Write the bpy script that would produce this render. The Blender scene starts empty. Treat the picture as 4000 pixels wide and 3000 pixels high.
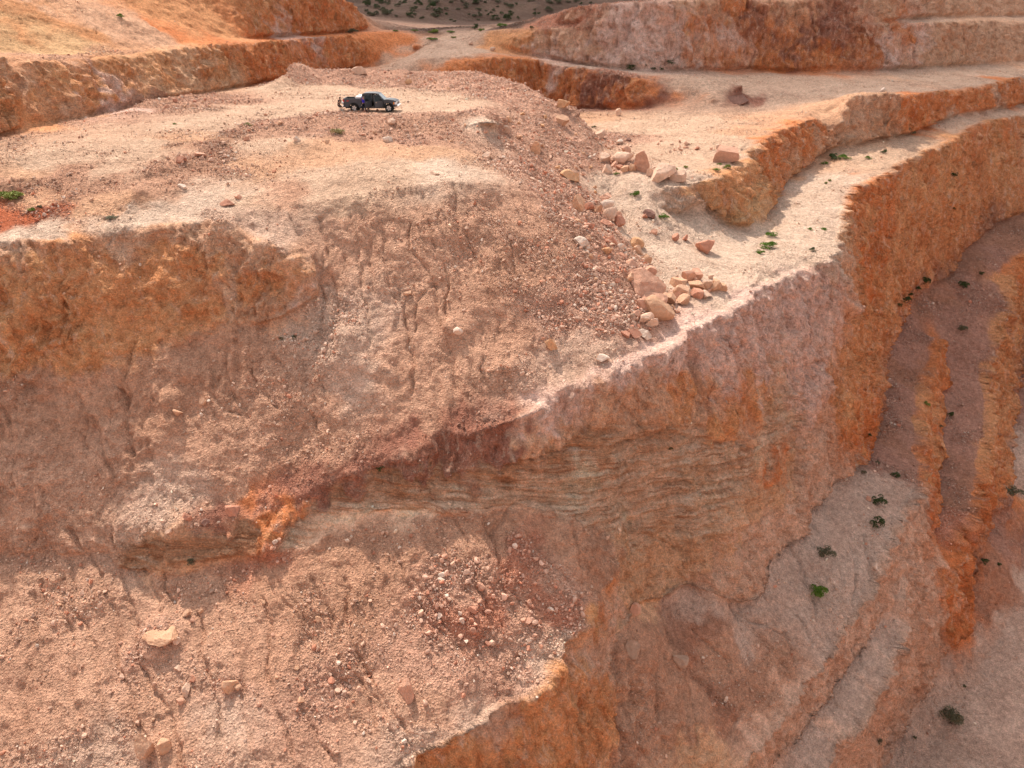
import bpy, bmesh, math, random, time
import numpy as np
from mathutils import Vector, Matrix, Euler
from mathutils.geometry import delaunay_2d_cdt
from mathutils.bvhtree import BVHTree

SC = bpy.context.scene
COL = SC.collection
T0 = time.time()
R = math.radians

# ---------------------------------------------------------------- camera
F, CU, CV = 1683.4, 1106.0, 829.5          # focal length and centre, in units of a 2212 px wide frame
PIT = math.atan(CV / F)                    # the drone looks this far below the horizon
SP, CP = math.sin(PIT), math.cos(PIT)
cd = bpy.data.cameras.new('camera')
cam = bpy.data.objects.new('camera', cd)
COL.objects.link(cam)
cam.rotation_euler = (math.pi / 2 - PIT, 0, 0)
cd.sensor_width = 36.0
cd.lens = 36.0 * F / 2212.0
cd.clip_start = 0.5
cd.clip_end = 20000
SC.camera = cam

# ---------------------------------------------------------------- world and sun
SUN_EL, SUN_AZ = R(50), R(-27)             # azimuth measured from +Y (ahead of the camera) towards +X
w = bpy.data.worlds.new('World')
SC.world = w
w.use_nodes = True
nt = w.node_tree
sky = nt.nodes.new('ShaderNodeTexSky')
sky.sky_type = 'NISHITA'
sky.sun_disc = False
sky.sun_elevation = SUN_EL
sky.sun_rotation = SUN_AZ
sky.dust_density = 2.5
sky.ozone_density = 0.6
hz = nt.nodes.new('ShaderNodeHueSaturation')      # thin bright cloud takes the blue out of the sky light
hz.inputs['Saturation'].default_value = 0.22
nt.links.new(sky.outputs[0], hz.inputs['Color'])
nt.links.new(hz.outputs[0], nt.nodes['Background'].inputs[0])
nt.nodes['Background'].inputs[1].default_value = 0.15
sd = bpy.data.lights.new('sun', 'SUN')
sd.energy = 2.75
sd.angle = R(0.8)
sd.color = (1.0, 0.92, 0.80)
sun = bpy.data.objects.new('sun', sd)
COL.objects.link(sun)
sdir = Vector((math.sin(SUN_AZ) * math.cos(SUN_EL), math.cos(SUN_AZ) * math.cos(SUN_EL), math.sin(SUN_EL)))
sun.rotation_euler = sdir.to_track_quat('Z', 'Y').to_euler()
SC.view_settings.view_transform = 'Standard'
SC.view_settings.look = 'None'
SC.view_settings.exposure = 0.84
SC.view_settings.gamma = 1.0
SC.render.engine = 'CYCLES'
SC.cycles.max_bounces = 5
SC.cycles.diffuse_bounces = 3
SC.cycles.use_adaptive_sampling = True
SC.cycles.adaptive_threshold = 0.02

# ---------------------------------------------------------------- survey helpers: a sight line met at a height, or at a distance
def ray(u, v):
    xc, yc = (u - CU) / F, (CV - v) / F
    return (xc, CP + yc * SP, -SP + yc * CP)
def Z(u, v, z):
    d = ray(u, v); t = z / d[2]
    return (d[0] * t, d[1] * t, z)
def Y(u, v, y):
    d = ray(u, v); t = y / d[1]
    return (d[0] * t, y, d[2] * t)
def H(u, y, z):
    return ((u - CU) / F * (y * CP - z * SP), y, z)
def zz(s):
    return [Z(*p) for p in s]
def yy(s):
    return [Y(*p) for p in s]

LINES = []
def L(*pts):
    out = []
    for p in pts:
        if isinstance(p, list): out += p
        else: out.append(p)
    LINES.append(out)

# upper left walls -----------------------------------------------------------
L(zz([(-250,420,-11),(-120,345,-11),(0,292,-10.9),(110,270,-10.8),(200,251,-10.7),(300,233,-10.6),(400,215,-10.6),(480,198,-10.6),(560,181,-10.6),(640,165,-10.8),(750,152,-11)]),
  zz([(830,143,-10.6),(862,133,-9.8),(900,112,-8.6)]), zz([(928,93,-6.9),(925,76,-5.9)]))                          # toe of the first wall
L(yy([(-250,190,63),(-120,150,70),(0,118,82),(70,131,83),(150,122,88),(215,116,92),(300,107,98),(400,97,106),(500,92,115),(600,86,131),(750,74,150),(850,68,160),(903,67,166)])) # its crest
L(yy([(-120,100,86),(0,112,90),(120,121,91),(215,113,97),(330,105,104),(400,97,109)]))                          # toe of the yellow wall
L(yy([(-120,-60,97),(0,-40,102),(130,0,105),(210,18,106),(300,50,107),(400,85,111),(440,94,112.5)]))                    # edge of the ramp above it
L(yy([(0,-60,108),(150,-20,111),(250,5,112),(300,22,113),(380,55,114.5),(450,80,117),(520,85,123),(600,82,136),(700,75,148),(780,68,163),(850,63,172),(905,62,185)]))
L(yy([(-200,-140,110),(0,-120,118),(300,-95,125),(500,-70,135),(650,-30,148),(730,0,157),(762,18,168),(800,40,174),(850,54,181),(905,60,195)]))
# saddle ---------------------------------------------------------------------
L(yy([(905,62,200),(1000,68,200),(1100,60,190)]))
L(yy([(935,85,160),(985,85,158),(1030,84,157)]))
L(yy([(925,112,146),(985,105,147),(1040,104,147.5)]))
# crest and toe of the dark red wall behind the truck
L(zz([(850,146,-10),(880,133,-9.2),(915,126,-8.6),(980,122,-8.3),(1050,120,-8.2),(1106,122,-8.4),(1180,131,-9.0),(1231,137,-9.4),(1331,157,-10),(1400,163,-10.3),(1456,167,-10.5),(1531,171,-10.6),(1585,176,-10.9)]))
L([H(850,131,-14.6),H(900,131,-14.8),H(1000,132,-15.4),H(1106,136.5,-15.8),H(1180,138,-16)], yy([(1235,238,135.5),(1330,238,126),(1400,236,123.2),(1478,226,121.5)]), zz([(1531,205,-12.3),(1590,182,-11.2)]))
# back wall
L(yy([(1032,90,150),(1060,103,148.5),(1106,116,147),(1180,128,144.5),(1256,143,141.5),(1330,152,138.5)]),zz([(1406,157,-10.6),(1500,155,-10.7),(1606,152,-10.8),(1706,156,-11),(1806,157,-11),(1880,154,-11),(1956,150,-11.2),(2100,142,-11.3),(2212,133,-11.3),(2400,118,-11.3)]))
L(yy([(1032,72,155),(1050,67,152),(1106,65,150.5),(1180,62,147),(1256,56,144)]))                                  # first lift, left end
L(yy([(1860,58,147.5),(1900,52,149.5),(1956,48,155.5),(2016,45,160),(2100,43,168),(2212,42,184),(2400,40,209)]))          # first lift, right end
L(yy([(1056,62,158),(1180,56,150.5),(1250,52,145.8)]))
L(yy([(1900,48,151.5),(1956,42,158.5),(2016,38,167),(2100,37,176),(2212,36,192),(2400,34,218)]))
L(yy([(1120,48,165),(1180,34,155),(1240,14,148),(1340,4,143),(1420,1,140),(1500,-2,144),(1606,-6,147.5),(1706,-8,147.7),(1806,-10,149),(1900,-10,155),(1956,-10,163),(2100,-12,182),(2212,-15,199),(2400,-20,226)]))
# rolling floor behind
L(zz([(1600,190,-12),(1800,178,-11.6),(1900,170,-11.5),(2050,160,-11.8)]))
L(zz([(1600,203,-12.6),(1690,200,-12.4)]))
L(zz([(1600,219,-13.3),(1700,214,-13.0)]))
# third floor berm
L(yy([(1250,243,117),(1340,243,117),(1450,238,117.5),(1560,232,118),(1650,230,118),(1720,228,115)]))
L(yy([(1260,256,113),(1340,254,113.5),(1450,250,114),(1560,246,115),(1640,245,114.5)]))
L(zz([(1400,310,-14.6),(1480,316,-14.5),(1560,312,-14.4)]))
# crest / toe of the third wall
L(zz([(2400,140,-12.5),(2212,160,-12.5),(2126,180,-12.3),(2040,192,-12.2),(1951,205,-11.6),(1906,199,-10.95),(1861,197,-10.8),(1836,205,-11.05),(1806,222,-12.2),(1751,240,-13),(1701,268,-13.7),(1631,300,-14),(1611,320,-14.3),(1585,350,-14.8),(1535,385,-15.4),(1485,400,-15.9),(1430,397,-15.7),(1380,380,-15.3),(1345,368,-15.1)]))
L(zz([(2400,200,-17.5),(2212,226,-17.3),(2156,236,-16.6),(2081,247,-15.9),(2031,262,-16.2),(1986,280,-16.6),(1955,292,-16.8),(1906,300,-16.9),(1871,304,-16.8),(1831,318,-17.1),(1796,324,-17.4),(1746,352,-18.5),(1706,382,-19.2),(1678,405,-19.5),(1665,430,-19.8),(1662,465,-20.2),(1646,500,-20.5),(1606,497,-20.3),(1560,482,-19.5),(1520,452,-18.3),(1495,430,-17.2)]))
# crest of the great wall
L(zz([(2400,220,-17.6),(2212,245,-17.5),(2136,257,-16.8),(2081,270,-16.5),(2046,300,-17),(1986,322,-17.3),(1931,350,-17.9),(1886,380,-18.5),(1838,400,-19),(1824,425,-19.4),(1814,450,-19.8),(1804,480,-20.3),(1801,505,-20.6),(1796,535,-20.8),(1765,552,-20.8),(1731,566,-20.8),(1671,592,-20.7),(1606,627,-20.7),(1541,662,-20.8),(1506,687,-21),(1431,742,-21.5),(1321,797,-22),(1241,825,-22.5),(1181,857,-23),(1120,890,-23.5),(1000,935,-24.6),(850,985,-25.7),(720,1040,-26.8),(600,1105,-28),(480,1150,-29),(380,1170,-29.4),(300,1190,-29.8),(200,1205,-30.2),(0,1215,-30.4),(-200,1215,-30.4)]))
L(zz([(1340,420,-16.6),(1400,440,-17.0),(1470,470,-18.6)]))
L(zz([(1370,505,-18.6),(1440,520,-19.3),(1520,520,-19.9),(1600,530,-20.5),(1680,535,-20.7)]))
L(zz([(1420,570,-19.8),(1500,590,-20.3),(1570,610,-20.7)]))
# toe of the dump slope on its right side
L([H(1225,106,-14.8)], zz([(1290,302,-14.8),(1316,345,-15),(1336,385,-15.7),(1335,430,-17),(1350,500,-18.5),(1386,542,-19.3),(1416,600,-20),(1438,650,-20.6),(1430,700,-21)]))
# plateau: far berm, its foot, edge on the right, rim
L(zz([(560,190,-9.9),(620,160,-8.8),(655,142,-8.2),(700,150,-8.8),(780,148,-8.6),(850,151,-8.8),(930,153,-9),(1010,153,-9),(1060,162,-9),(1106,176,-9.2),(1160,200,-9.8),(1205,222,-10.4),(1226,236,-11.2)]))
L([H(560,110,-10.5),H(660,121,-10.8),H(760,127,-12),H(850,127,-14.3),H(950,124,-15),H(1050,121,-15.3),H(1150,114,-15.3),H(1215,110,-14.9)])
L(zz([(260,245,-10.2),(320,215,-9.8),(400,205,-9.9),(450,205,-10.1)]))
L(zz([(450,215,-10.2),(560,200,-10.2),(680,180,-10),(800,186,-10),(900,186,-10),(1000,190,-10),(1080,205,-10)]))
L(zz([(1000,200,-9.9),(1040,215,-9.6),(1060,240,-9.7),(1040,265,-10.0),(1010,275,-10.4)]))
L(zz([(1160,228,-10.6),(1120,250,-11),(1090,285,-11.5),(1085,330,-12.2),(1120,380,-13)]))
L(zz([(0,340,-10.6),(200,310,-10.5),(400,280,-10.4),(600,262,-10.3),(740,244,-10.1),(900,242,-10)]))
# berm in front of the truck: crest, foot
L(zz([(-120,400,-11.9),(0,392,-11.8),(120,378,-11.7),(230,368,-11.5),(330,365,-11.4),(400,345,-11.1),(470,305,-10.6),(530,268,-10.2),(600,258,-9.9),(700,250,-9.7),(780,250,-9.7),(860,254,-9.7),(950,252,-9.7),(1000,258,-9.8)]))
L(zz([(-120,430,-12.7),(0,422,-12.6),(120,415,-12.5),(230,400,-12.2),(330,385,-11.9),(400,392,-12),(440,365,-11.6),(500,320,-11),(560,298,-10.7),(700,302,-10.9),(800,306,-11),(900,308,-11)]))
L(zz([(240,412,-12.4),(310,399,-12.0),(370,410,-12.3),(410,418,-12.6)]))
L(zz([(560,308,-10.75),(640,315,-11.0)]))
L(zz([(0,470,-13.4),(150,450,-13),(300,440,-12.9),(400,428,-12.7),(520,415,-12.5),(650,390,-12.1),(760,370,-11.8),(900,345,-11.5),(1000,330,-11.5)]))
L(zz([(-250,530,-14.2),(-120,525,-14.1),(0,517,-14),(125,510,-14),(200,490,-13.8),(250,482,-13.7),(350,477,-13.6),(440,472,-13.5),(500,468,-13.4),(545,460,-13.3),(600,448,-13.2),(700,432,-13),(850,405,-12.5),(950,388,-12.1),(1050,392,-12.5),(1150,415,-13.7),(1210,448,-15.2)]))
# toe of the orange cliff
L(zz([(-250,820,-21.8),(-120,815,-21.8),(0,810,-21.7),(100,808,-21.7),(200,805,-21.8),(270,772,-21),(330,745,-20.4),(450,720,-20),(560,700,-19.6),(620,684,-19.2),(670,642,-18.2),(668,600,-17.1),(650,560,-16)]))
L(yy([(590,510,52),(625,560,50.8)]))
# toe of the bedded ledge
L(yy([(-200,1245,36.4),(0,1238,36.6),(200,1230,36.8)]),zz([(300,1227,-30.9),(360,1240,-31),(420,1228,-30.8),(560,1216,-30.5),(620,1203,-30.2),(700,1181,-29.8),(760,1150,-29.2),(820,1110,-28.7),(900,1103,-28.7),(1000,1102,-28.8),(1106,1087,-28.8),(1221,1097,-29.7),(1331,1140,-31.8)]))
# lower cliff crest
L(zz([(1331,1140,-31.8),(1325,1200,-33.2),(1300,1270,-34),(1256,1315,-33.9),(1250,1352,-34.3),(1195,1412,-34.4),(1160,1480,-34.8),(1106,1502,-34.9),(1025,1557,-35.1),(950,1602,-35.2),(850,1661,-35.5),(700,1760,-36),(500,1900,-37),(200,2050,-38.5),(-300,2250,-41)]))
# toe of the great wall, front
L(yy([(1831,1012,64.5),(1801,1028,62.5),(1770,1075,60),(1746,1110,58),(1706,1160,54.5),(1651,1220,50.5),(1616,1285,47.5),(1581,1295,46.5),(1520,1268,46),(1456,1258,45.6),(1426,1275,45),(1376,1295,43.5),(1345,1305,42),(1326,1328,41),(1306,1365,39.5),(1296,1445,37.5),(1306,1545,35.5),(1306,1645,33.6),(1300,1750,32)]), [H(1285,31,-47.5),H(1150,27.5,-50),H(1000,24,-51),H(800,20.5,-52),H(400,15,-53),H(-300,8,-54)])
# toe of the great wall, right
L(yy([(1831,1012,64.5),(1866,972,70),(1884,907,76),(1889,850,81),(1896,792,86),(1926,707,94),(1941,657,98.5),(1971,632,101),(2006,607,104.5),(2046,592,107),(2081,532,114),(2131,487,121),(2212,457,130),(2400,400,148)]))
# benches on the right
L(zz([(1960,1100,-42.7),(1975,1075,-42.7),(1986,1040,-42.6),(1978,1000,-42.5),(1966,960,-42.4),(1970,900,-42.2),(1976,860,-42),(1992,810,-41.2),(2010,760,-40.1),(2024,725,-39.2)]))
L(yy([(1996,1118,66.3),(2011,1067,70),(2018,992,76),(2026,940,80),(2031,892,84),(2036,840,88),(2038,792,91.5),(2037,750,94.5)]))
L(zz([(2080,1130,-47.8),(2101,1090,-47.5),(2111,1017,-47),(2124,942,-46),(2121,892,-45),(2126,832,-43.5),(2124,780,-42),(2135,735,-40.4),(2160,690,-38.8),(2171,652,-37.5),(2168,610,-35.9),(2172,587,-35),(2190,555,-34.2),(2212,537,-33.5),(2400,440,-30)]))
L(yy([(2088,1175,65.5),(2120,1140,69.5),(2151,1082,73.7),(2166,992,82.3),(2172,940,87),(2176,892,92),(2184,840,97),(2191,792,101),(2200,755,105),(2212,722,108),(2400,600,122)]))
L(zz([(2040,690,-38.9),(2080,620,-36),(2120,560,-33.6)]))
# stepped ledges at lower right
L(zz([(1960,1100,-42.7),(1906,1160,-43),(1886,1245,-44),(1836,1345,-45),(1806,1385,-45.3),(1731,1475,-46),(1691,1525,-46.4),(1606,1645,-47),(1560,1800,-49),(1500,1950,-52)]))
L(zz([(1930,1205,-45.5),(1907,1283,-46.6),(1858,1372,-47.5),(1828,1415,-47.9),(1765,1510,-48.5),(1710,1572,-48.9),(1648,1659,-49.6),(1600,1800,-51.5)]))
L(zz([(1996,1118,-47.6),(1965,1200,-46.6),(1935,1285,-47),(1948,1345,-49)]),yy([(1926,1435,46.5),(1906,1495,44),(1856,1545,42.2),(1796,1585,41),(1785,1645,39),(1750,1800,34)]))
L(zz([(1996,1118,-47.7),(2040,1115,-47.8),(2062,1150,-48.4),(2058,1220,-50.5),(2050,1290,-53)]))
L(yy([(2082,1215,64.5),(2072,1275,62.5),(2063,1337,59.8)]),zz([(2033,1390,-57.5),(2016,1432,-58),(1971,1512,-59.8),(1922,1572,-61),(1880,1640,-62),(1860,1700,-62.6),(1850,1850,-63.5)]))
L(zz([(2212,1100,-54.5),(2212,1300,-56.5),(2150,1400,-58.3),(2100,1500,-60),(2000,1600,-62),(2212,1659,-61.5)]))
# world beyond the frame
W = [(-60,-10,-58),(-20,0,-62),(20,10,-64),(60,10,-63),(90,30,-59),(100,60,-57),(70,-20,-60),(0,-25,-60),(-60,-30,-56),
     (112,90,-48),(125,80,-30),(118,40,-55),(135,40,-20),(150,60,-8),(110,-20,-55),(130,-30,-20),(150,-40,-6),(165,110,-8),(150,120,-20),
     (60,-50,-50),(0,-55,-50),(-60,-55,-45),(60,-75,-15),(0,-75,-15),(-60,-75,-15),(0,-110,-4),(90,-110,-4),(-90,-110,-4),(-80,20,-48),(-80,-20,-50),
     (220,200,-4),(200,260,-2),(130,235,-1),(60,215,-1),(40,260,-3),(-150,260,2),(-190,120,8),(-190,0,-8),(-150,40,-14),(-120,60,-12),(240,0,-6),(200,-120,-5),(-200,-120,-5),
     (-12,262,-6.5),(10,300,-7),(-60,330,-5),(120,330,-5),(0,420,-7)]
for x in (-5000, -1500, -400, 0, 400, 1500, 5000):
    for y in (-1500, 700, 2500, 6000):
        W.append((x, y, -9 if y > 0 else -6))
for x in (-5000, -1500, -400, 400, 1500, 5000):
    for y in (0, 300):
        W.append((x, y, -6))

# ---------------------------------------------------------------- fast 3-D noise
PRM = np.random.RandomState(7).permutation(256).astype(np.int64)
PRM = np.concatenate([PRM, PRM, PRM])
GR = np.random.RandomState(3).normal(size=(256, 3)).astype(np.float32)
GR /= np.linalg.norm(GR, axis=1, keepdims=True)
def pnoise(P):
    P = P.astype(np.float32)
    I = np.floor(P).astype(np.int64)
    f = P - I
    I &= 255
    s = f * f * f * (f * (f * 6 - 15) + 10)
    out = 0
    for dx in (0, 1):
        for dy in (0, 1):
            for dz in (0, 1):
                h = PRM[PRM[PRM[(I[:, 0] + dx) & 255] + ((I[:, 1] + dy) & 255)] + ((I[:, 2] + dz) & 255)]
                g = GR[h]
                d = g[:, 0] * (f[:, 0] - dx) + g[:, 1] * (f[:, 1] - dy) + g[:, 2] * (f[:, 2] - dz)
                wx = s[:, 0] if dx else 1 - s[:, 0]
                wy = s[:, 1] if dy else 1 - s[:, 1]
                wz = s[:, 2] if dz else 1 - s[:, 2]
                out = out + d * wx * wy * wz
    return out * 1.6
def fbm(P, octs=4, gain=0.5, ridge=False):
    a, t, o = 1.0, 0.0, 0
    for k in range(octs):
        n = pnoise(P * (2.03 ** k) + 17.3 * k)
        if ridge: n = 1 - 2 * np.abs(n)
        o = o + a * n
        t += a
        a *= gain
    return o / t
def sstep(a, b, x):
    t = np.clip((x - a) / (b - a), 0, 1)
    return t * t * (3 - 2 * t)

# ---------------------------------------------------------------- survey lines -> triangles -> dense smooth sheet
def project(V):
    dep = V[:, 1] * CP - V[:, 2] * SP
    up = V[:, 1] * SP + V[:, 2] * CP
    dd = np.where(dep > 0.5, dep, 0.5)
    return CU + F * V[:, 0] / dd, CV - F * up / dd, dep

def build_tin():
    pts, edges = [], []
    for ln in LINES:
        base = len(pts)
        pts += ln
        edges += [(base + i, base + i + 1) for i in range(len(ln) - 1)]
    pts += W
    p2 = [Vector((p[0], p[1])) for p in pts]
    v2, e2, f2, ov, oe, of = delaunay_2d_cdt(p2, edges, [], 0, 0.05)
    V = np.zeros((len(v2), 3))
    P = np.array(pts)
    bad = []
    for i, v in enumerate(v2):
        V[i, :2] = v
        if ov[i]:
            V[i, 2] = np.mean([P[k][2] for k in ov[i]])
        else:
            bad.append(i)
    for i in bad:                        # two survey lines cross: take the mean height of the neighbours
        nb = [a if b == i else b for a, b in e2 if i in (a, b)]
        nb = [k for k in nb if k not in bad]
        V[i, 2] = np.mean([V[k, 2] for k in nb])
        u, v_, d = project(V[i:i+1])
        print('CROSS', V[i].round(1), 'pix', u.round(), v_.round())
    T = np.array([f for f in f2 if len(f) == 3])
    ce = [e for k, e in enumerate(e2) if oe[k]]
    return V, T, np.array(ce)

def refine(V, T, CE, factor, floor_):
    for it in range(40):
        E = np.sort(np.concatenate([T[:, [0, 1]], T[:, [1, 2]], T[:, [2, 0]]]), axis=1)
        N = len(V)
        key = E[:, 0].astype(np.int64) * N + E[:, 1]
        uk, inv = np.unique(key, return_inverse=True)
        a, b = uk // N, uk % N
        mid = (V[a] + V[b]) / 2
        ln = np.linalg.norm(V[a] - V[b], axis=1)
        ua, va, _ = project(V[a]); ub, vb, _ = project(V[b])
        pl = np.hypot(ua - ub, va - vb)
        dist = np.linalg.norm(mid, axis=1)
        u, v, dep = project(mid)
        mg = 180
        out = (u < -mg) | (u > 2212 + mg) | (v < -mg) | (v > 1659 + mg) | (dep < 1)
        # an edge whose both ends and middle lie far outside the view is left coarse
        tgt = np.maximum(factor * dist, floor_)
        far = np.maximum(tgt * 7, 1.5)
        tgt = np.where(out, far, tgt)
        # a long edge seen end-on needs fewer cuts than one seen square
        mark = np.where(out, ln > tgt, (np.sqrt(ln * np.minimum(pl * dist / F, ln)) > tgt) | (ln > 3.5 * tgt))
        if not mark.any():
            break
        nid = np.full(len(uk), -1, np.int64)
        nid[mark] = N + np.arange(mark.sum())
        V = np.concatenate([V, mid[mark]])
        ck = np.sort(CE, axis=1)
        ck = ck[:, 0].astype(np.int64) * N + ck[:, 1]
        pos = np.clip(np.searchsorted(uk, ck), 0, len(uk) - 1)
        m = nid[pos]
        m[uk[pos] != ck] = -1
        CE = np.concatenate([CE[m < 0], np.stack([CE[m >= 0][:, 0], m[m >= 0]], 1), np.stack([m[m >= 0], CE[m >= 0][:, 1]], 1)])
        nt_ = len(T)
        m3 = nid[inv].reshape(3, nt_).T          # mids of edges 01, 12, 20
        code = (m3 >= 0).astype(int)
        cnt = code.sum(1)
        outT = [T[cnt == 0]]
        for r in range(3):
            Tr = np.roll(T, -r, axis=1); Mr = np.roll(m3, -r, axis=1)
            s = (cnt == 1) & (Mr[:, 0] >= 0)
            A, B, C_, m0 = Tr[s, 0], Tr[s, 1], Tr[s, 2], Mr[s, 0]
            outT += [np.stack([A, m0, C_], 1), np.stack([m0, B, C_], 1)]
            s = (cnt == 2) & (Mr[:, 0] >= 0) & (Mr[:, 1] >= 0)
            A, B, C_, m0, m1 = Tr[s, 0], Tr[s, 1], Tr[s, 2], Mr[s, 0], Mr[s, 1]
            outT += [np.stack([m0, B, m1], 1), np.stack([A, m0, m1], 1), np.stack([A, m1, C_], 1)]
        s = cnt == 3
        A, B, C_ = T[s, 0], T[s, 1], T[s, 2]
        m0, m1, m2 = m3[s, 0], m3[s, 1], m3[s, 2]
        outT += [np.stack([A, m0, m2], 1), np.stack([m0, B, m1], 1), np.stack([m2, m1, C_], 1), np.stack([m0, m1, m2], 1)]
        T = np.concatenate(outT)
    return V, T, CE

def uedges(T):
    E = np.sort(np.concatenate([T[:, [0, 1]], T[:, [1, 2]], T[:, [2, 0]]]), axis=1).astype(np.int64)
    k = np.unique(E[:, 0] * (1 << 32) + E[:, 1])
    return k >> 32, k & ((1 << 32) - 1)
def smooth(V, T, iters, pin, lam=0.5):
    a, b = uedges(T)
    n = len(V)
    deg = np.bincount(a, minlength=n) + np.bincount(b, minlength=n)
    wgt = (lam * (1 - pin))[:, None]
    for _ in range(iters):
        S = np.stack([np.bincount(a, V[b, k], n) + np.bincount(b, V[a, k], n) for k in range(3)], 1) / deg[:, None]
        V = V + (S - V) * wgt
    return V
def vnormals(V, T):
    fn = np.cross(V[T[:, 1]] - V[T[:, 0]], V[T[:, 2]] - V[T[:, 0]])
    n = len(V)
    N = np.zeros((n, 3))
    for k in range(3):
        for c in range(3):
            N[:, c] += np.bincount(T[:, k], fn[:, c], n)
    return N / np.maximum(np.linalg.norm(N, axis=1, keepdims=True), 1e-9)

def mesh_from(name, V, T, mat=None, smooth_=True, attrs=None):
    me = bpy.data.meshes.new(name)
    me.vertices.add(len(V)); me.vertices.foreach_set('co', np.ascontiguousarray(V, np.float32).ravel())
    me.loops.add(T.size); me.loops.foreach_set('vertex_index', np.ascontiguousarray(T, np.int32).ravel())
    k = T.shape[1]
    me.polygons.add(len(T))
    me.polygons.foreach_set('loop_start', np.arange(0, T.size, k, dtype=np.int32))
    me.update(calc_edges=True)
    if smooth_ is not None:
        me.polygons.foreach_set('use_smooth', np.full(len(T), smooth_, bool))
    for an, (typ, arr) in (attrs or {}).items():
        at = me.attributes.new(an, typ, 'POINT')
        at.data.foreach_set('color' if typ == 'FLOAT_COLOR' else 'value', np.ascontiguousarray(arr, np.float32).ravel())
    if mat: me.materials.append(mat)
    ob = bpy.data.objects.new(name, me)
    COL.objects.link(ob)
    return ob

def cloud():
    """the cloud whose shade lies over the far terraces and the hill"""
    bm = bmesh.new(); bmesh.ops.create_icosphere(bm, subdivisions=5, radius=1)
    v = np.array([q.co[:] for q in bm.verts]); f = np.array([[q.index for q in x.verts] for x in bm.faces]); bm.free()
    r = np.linalg.norm(v[:, :2], axis=1) + 1e-6
    sq = np.maximum(np.abs(v[:, 0]), np.abs(v[:, 1])) + 1e-6
    k = (r / sq) ** .75
    v[:, 0] *= k; v[:, 1] *= k
    v = v * np.array([330, 235, 40])
    v += fbm(v / 90, 4)[:, None] * np.array([26, 18, 18])
    a = math.radians(-9)
    v[:, :2] = v[:, :2] @ np.array([[math.cos(a), math.sin(a)], [-math.sin(a), math.cos(a)]])
    m = bpy.data.materials.new('cloud_vapour'); m.use_nodes = True
    n = m.node_tree; b = n.nodes['Principled BSDF']; b.inputs['Base Color'].default_value = (.9, .9, .9, 1); b.inputs['Roughness'].default_value = 1
    tr = n.nodes.new('ShaderNodeBsdfTransparent'); mx = n.nodes.new('ShaderNodeMixShader'); mx.inputs[0].default_value = .55
    n.links.new(tr.outputs[0], mx.inputs[1]); n.links.new(b.outputs[0], mx.inputs[2]); n.links.new(mx.outputs[0], n.nodes['Material Output'].inputs[0])
    o = mesh_from('cloud', v, f, m, True)
    c = Vector((60, 355, -8)) + sdir * (520 / math.sin(SUN_EL))
    o.location = c
    o['kind'] = 'structure'
DENS = 0.0037

# ---------------------------------------------------------------- the soils and rocks of the quarry: base colour (linear), stoniness, bedding
ROCK = {
 'berm': ((.50,.29,.20), .95, 0),
 'white': ((0.640,0.490,0.385), .25, 0), 'tan': ((0.600,0.425,0.310), .25, 0), 'orsand': ((0.600,0.365,0.235), .3, 0), 'dust': ((0.600,0.425,0.320), .3, 0),
 'rubble': ((0.565,0.338,0.246), .9, 0), 'talus': ((0.575,0.347,0.242), .45, 0), 'brown': ((0.530,0.310,0.210), .4, 0), 'palegrey': ((0.620,0.435,0.335), .6, 0),
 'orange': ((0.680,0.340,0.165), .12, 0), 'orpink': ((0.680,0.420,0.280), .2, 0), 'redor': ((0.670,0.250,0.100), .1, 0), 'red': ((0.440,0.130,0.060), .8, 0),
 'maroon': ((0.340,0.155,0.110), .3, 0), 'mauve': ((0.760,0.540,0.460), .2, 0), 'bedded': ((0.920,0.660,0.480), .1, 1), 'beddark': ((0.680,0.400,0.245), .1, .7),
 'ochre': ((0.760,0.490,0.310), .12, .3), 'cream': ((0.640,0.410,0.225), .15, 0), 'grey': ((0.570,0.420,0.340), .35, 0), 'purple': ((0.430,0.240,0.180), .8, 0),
 'dark': ((0.400,0.210,0.140), .6, 0), 'hill': ((0.150,0.090,0.065), .5, 0), 'pinkrock': ((0.760,0.510,0.380), .15, .25), 'brick': ((0.540,0.250,0.165), .9, 0),
}
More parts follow.
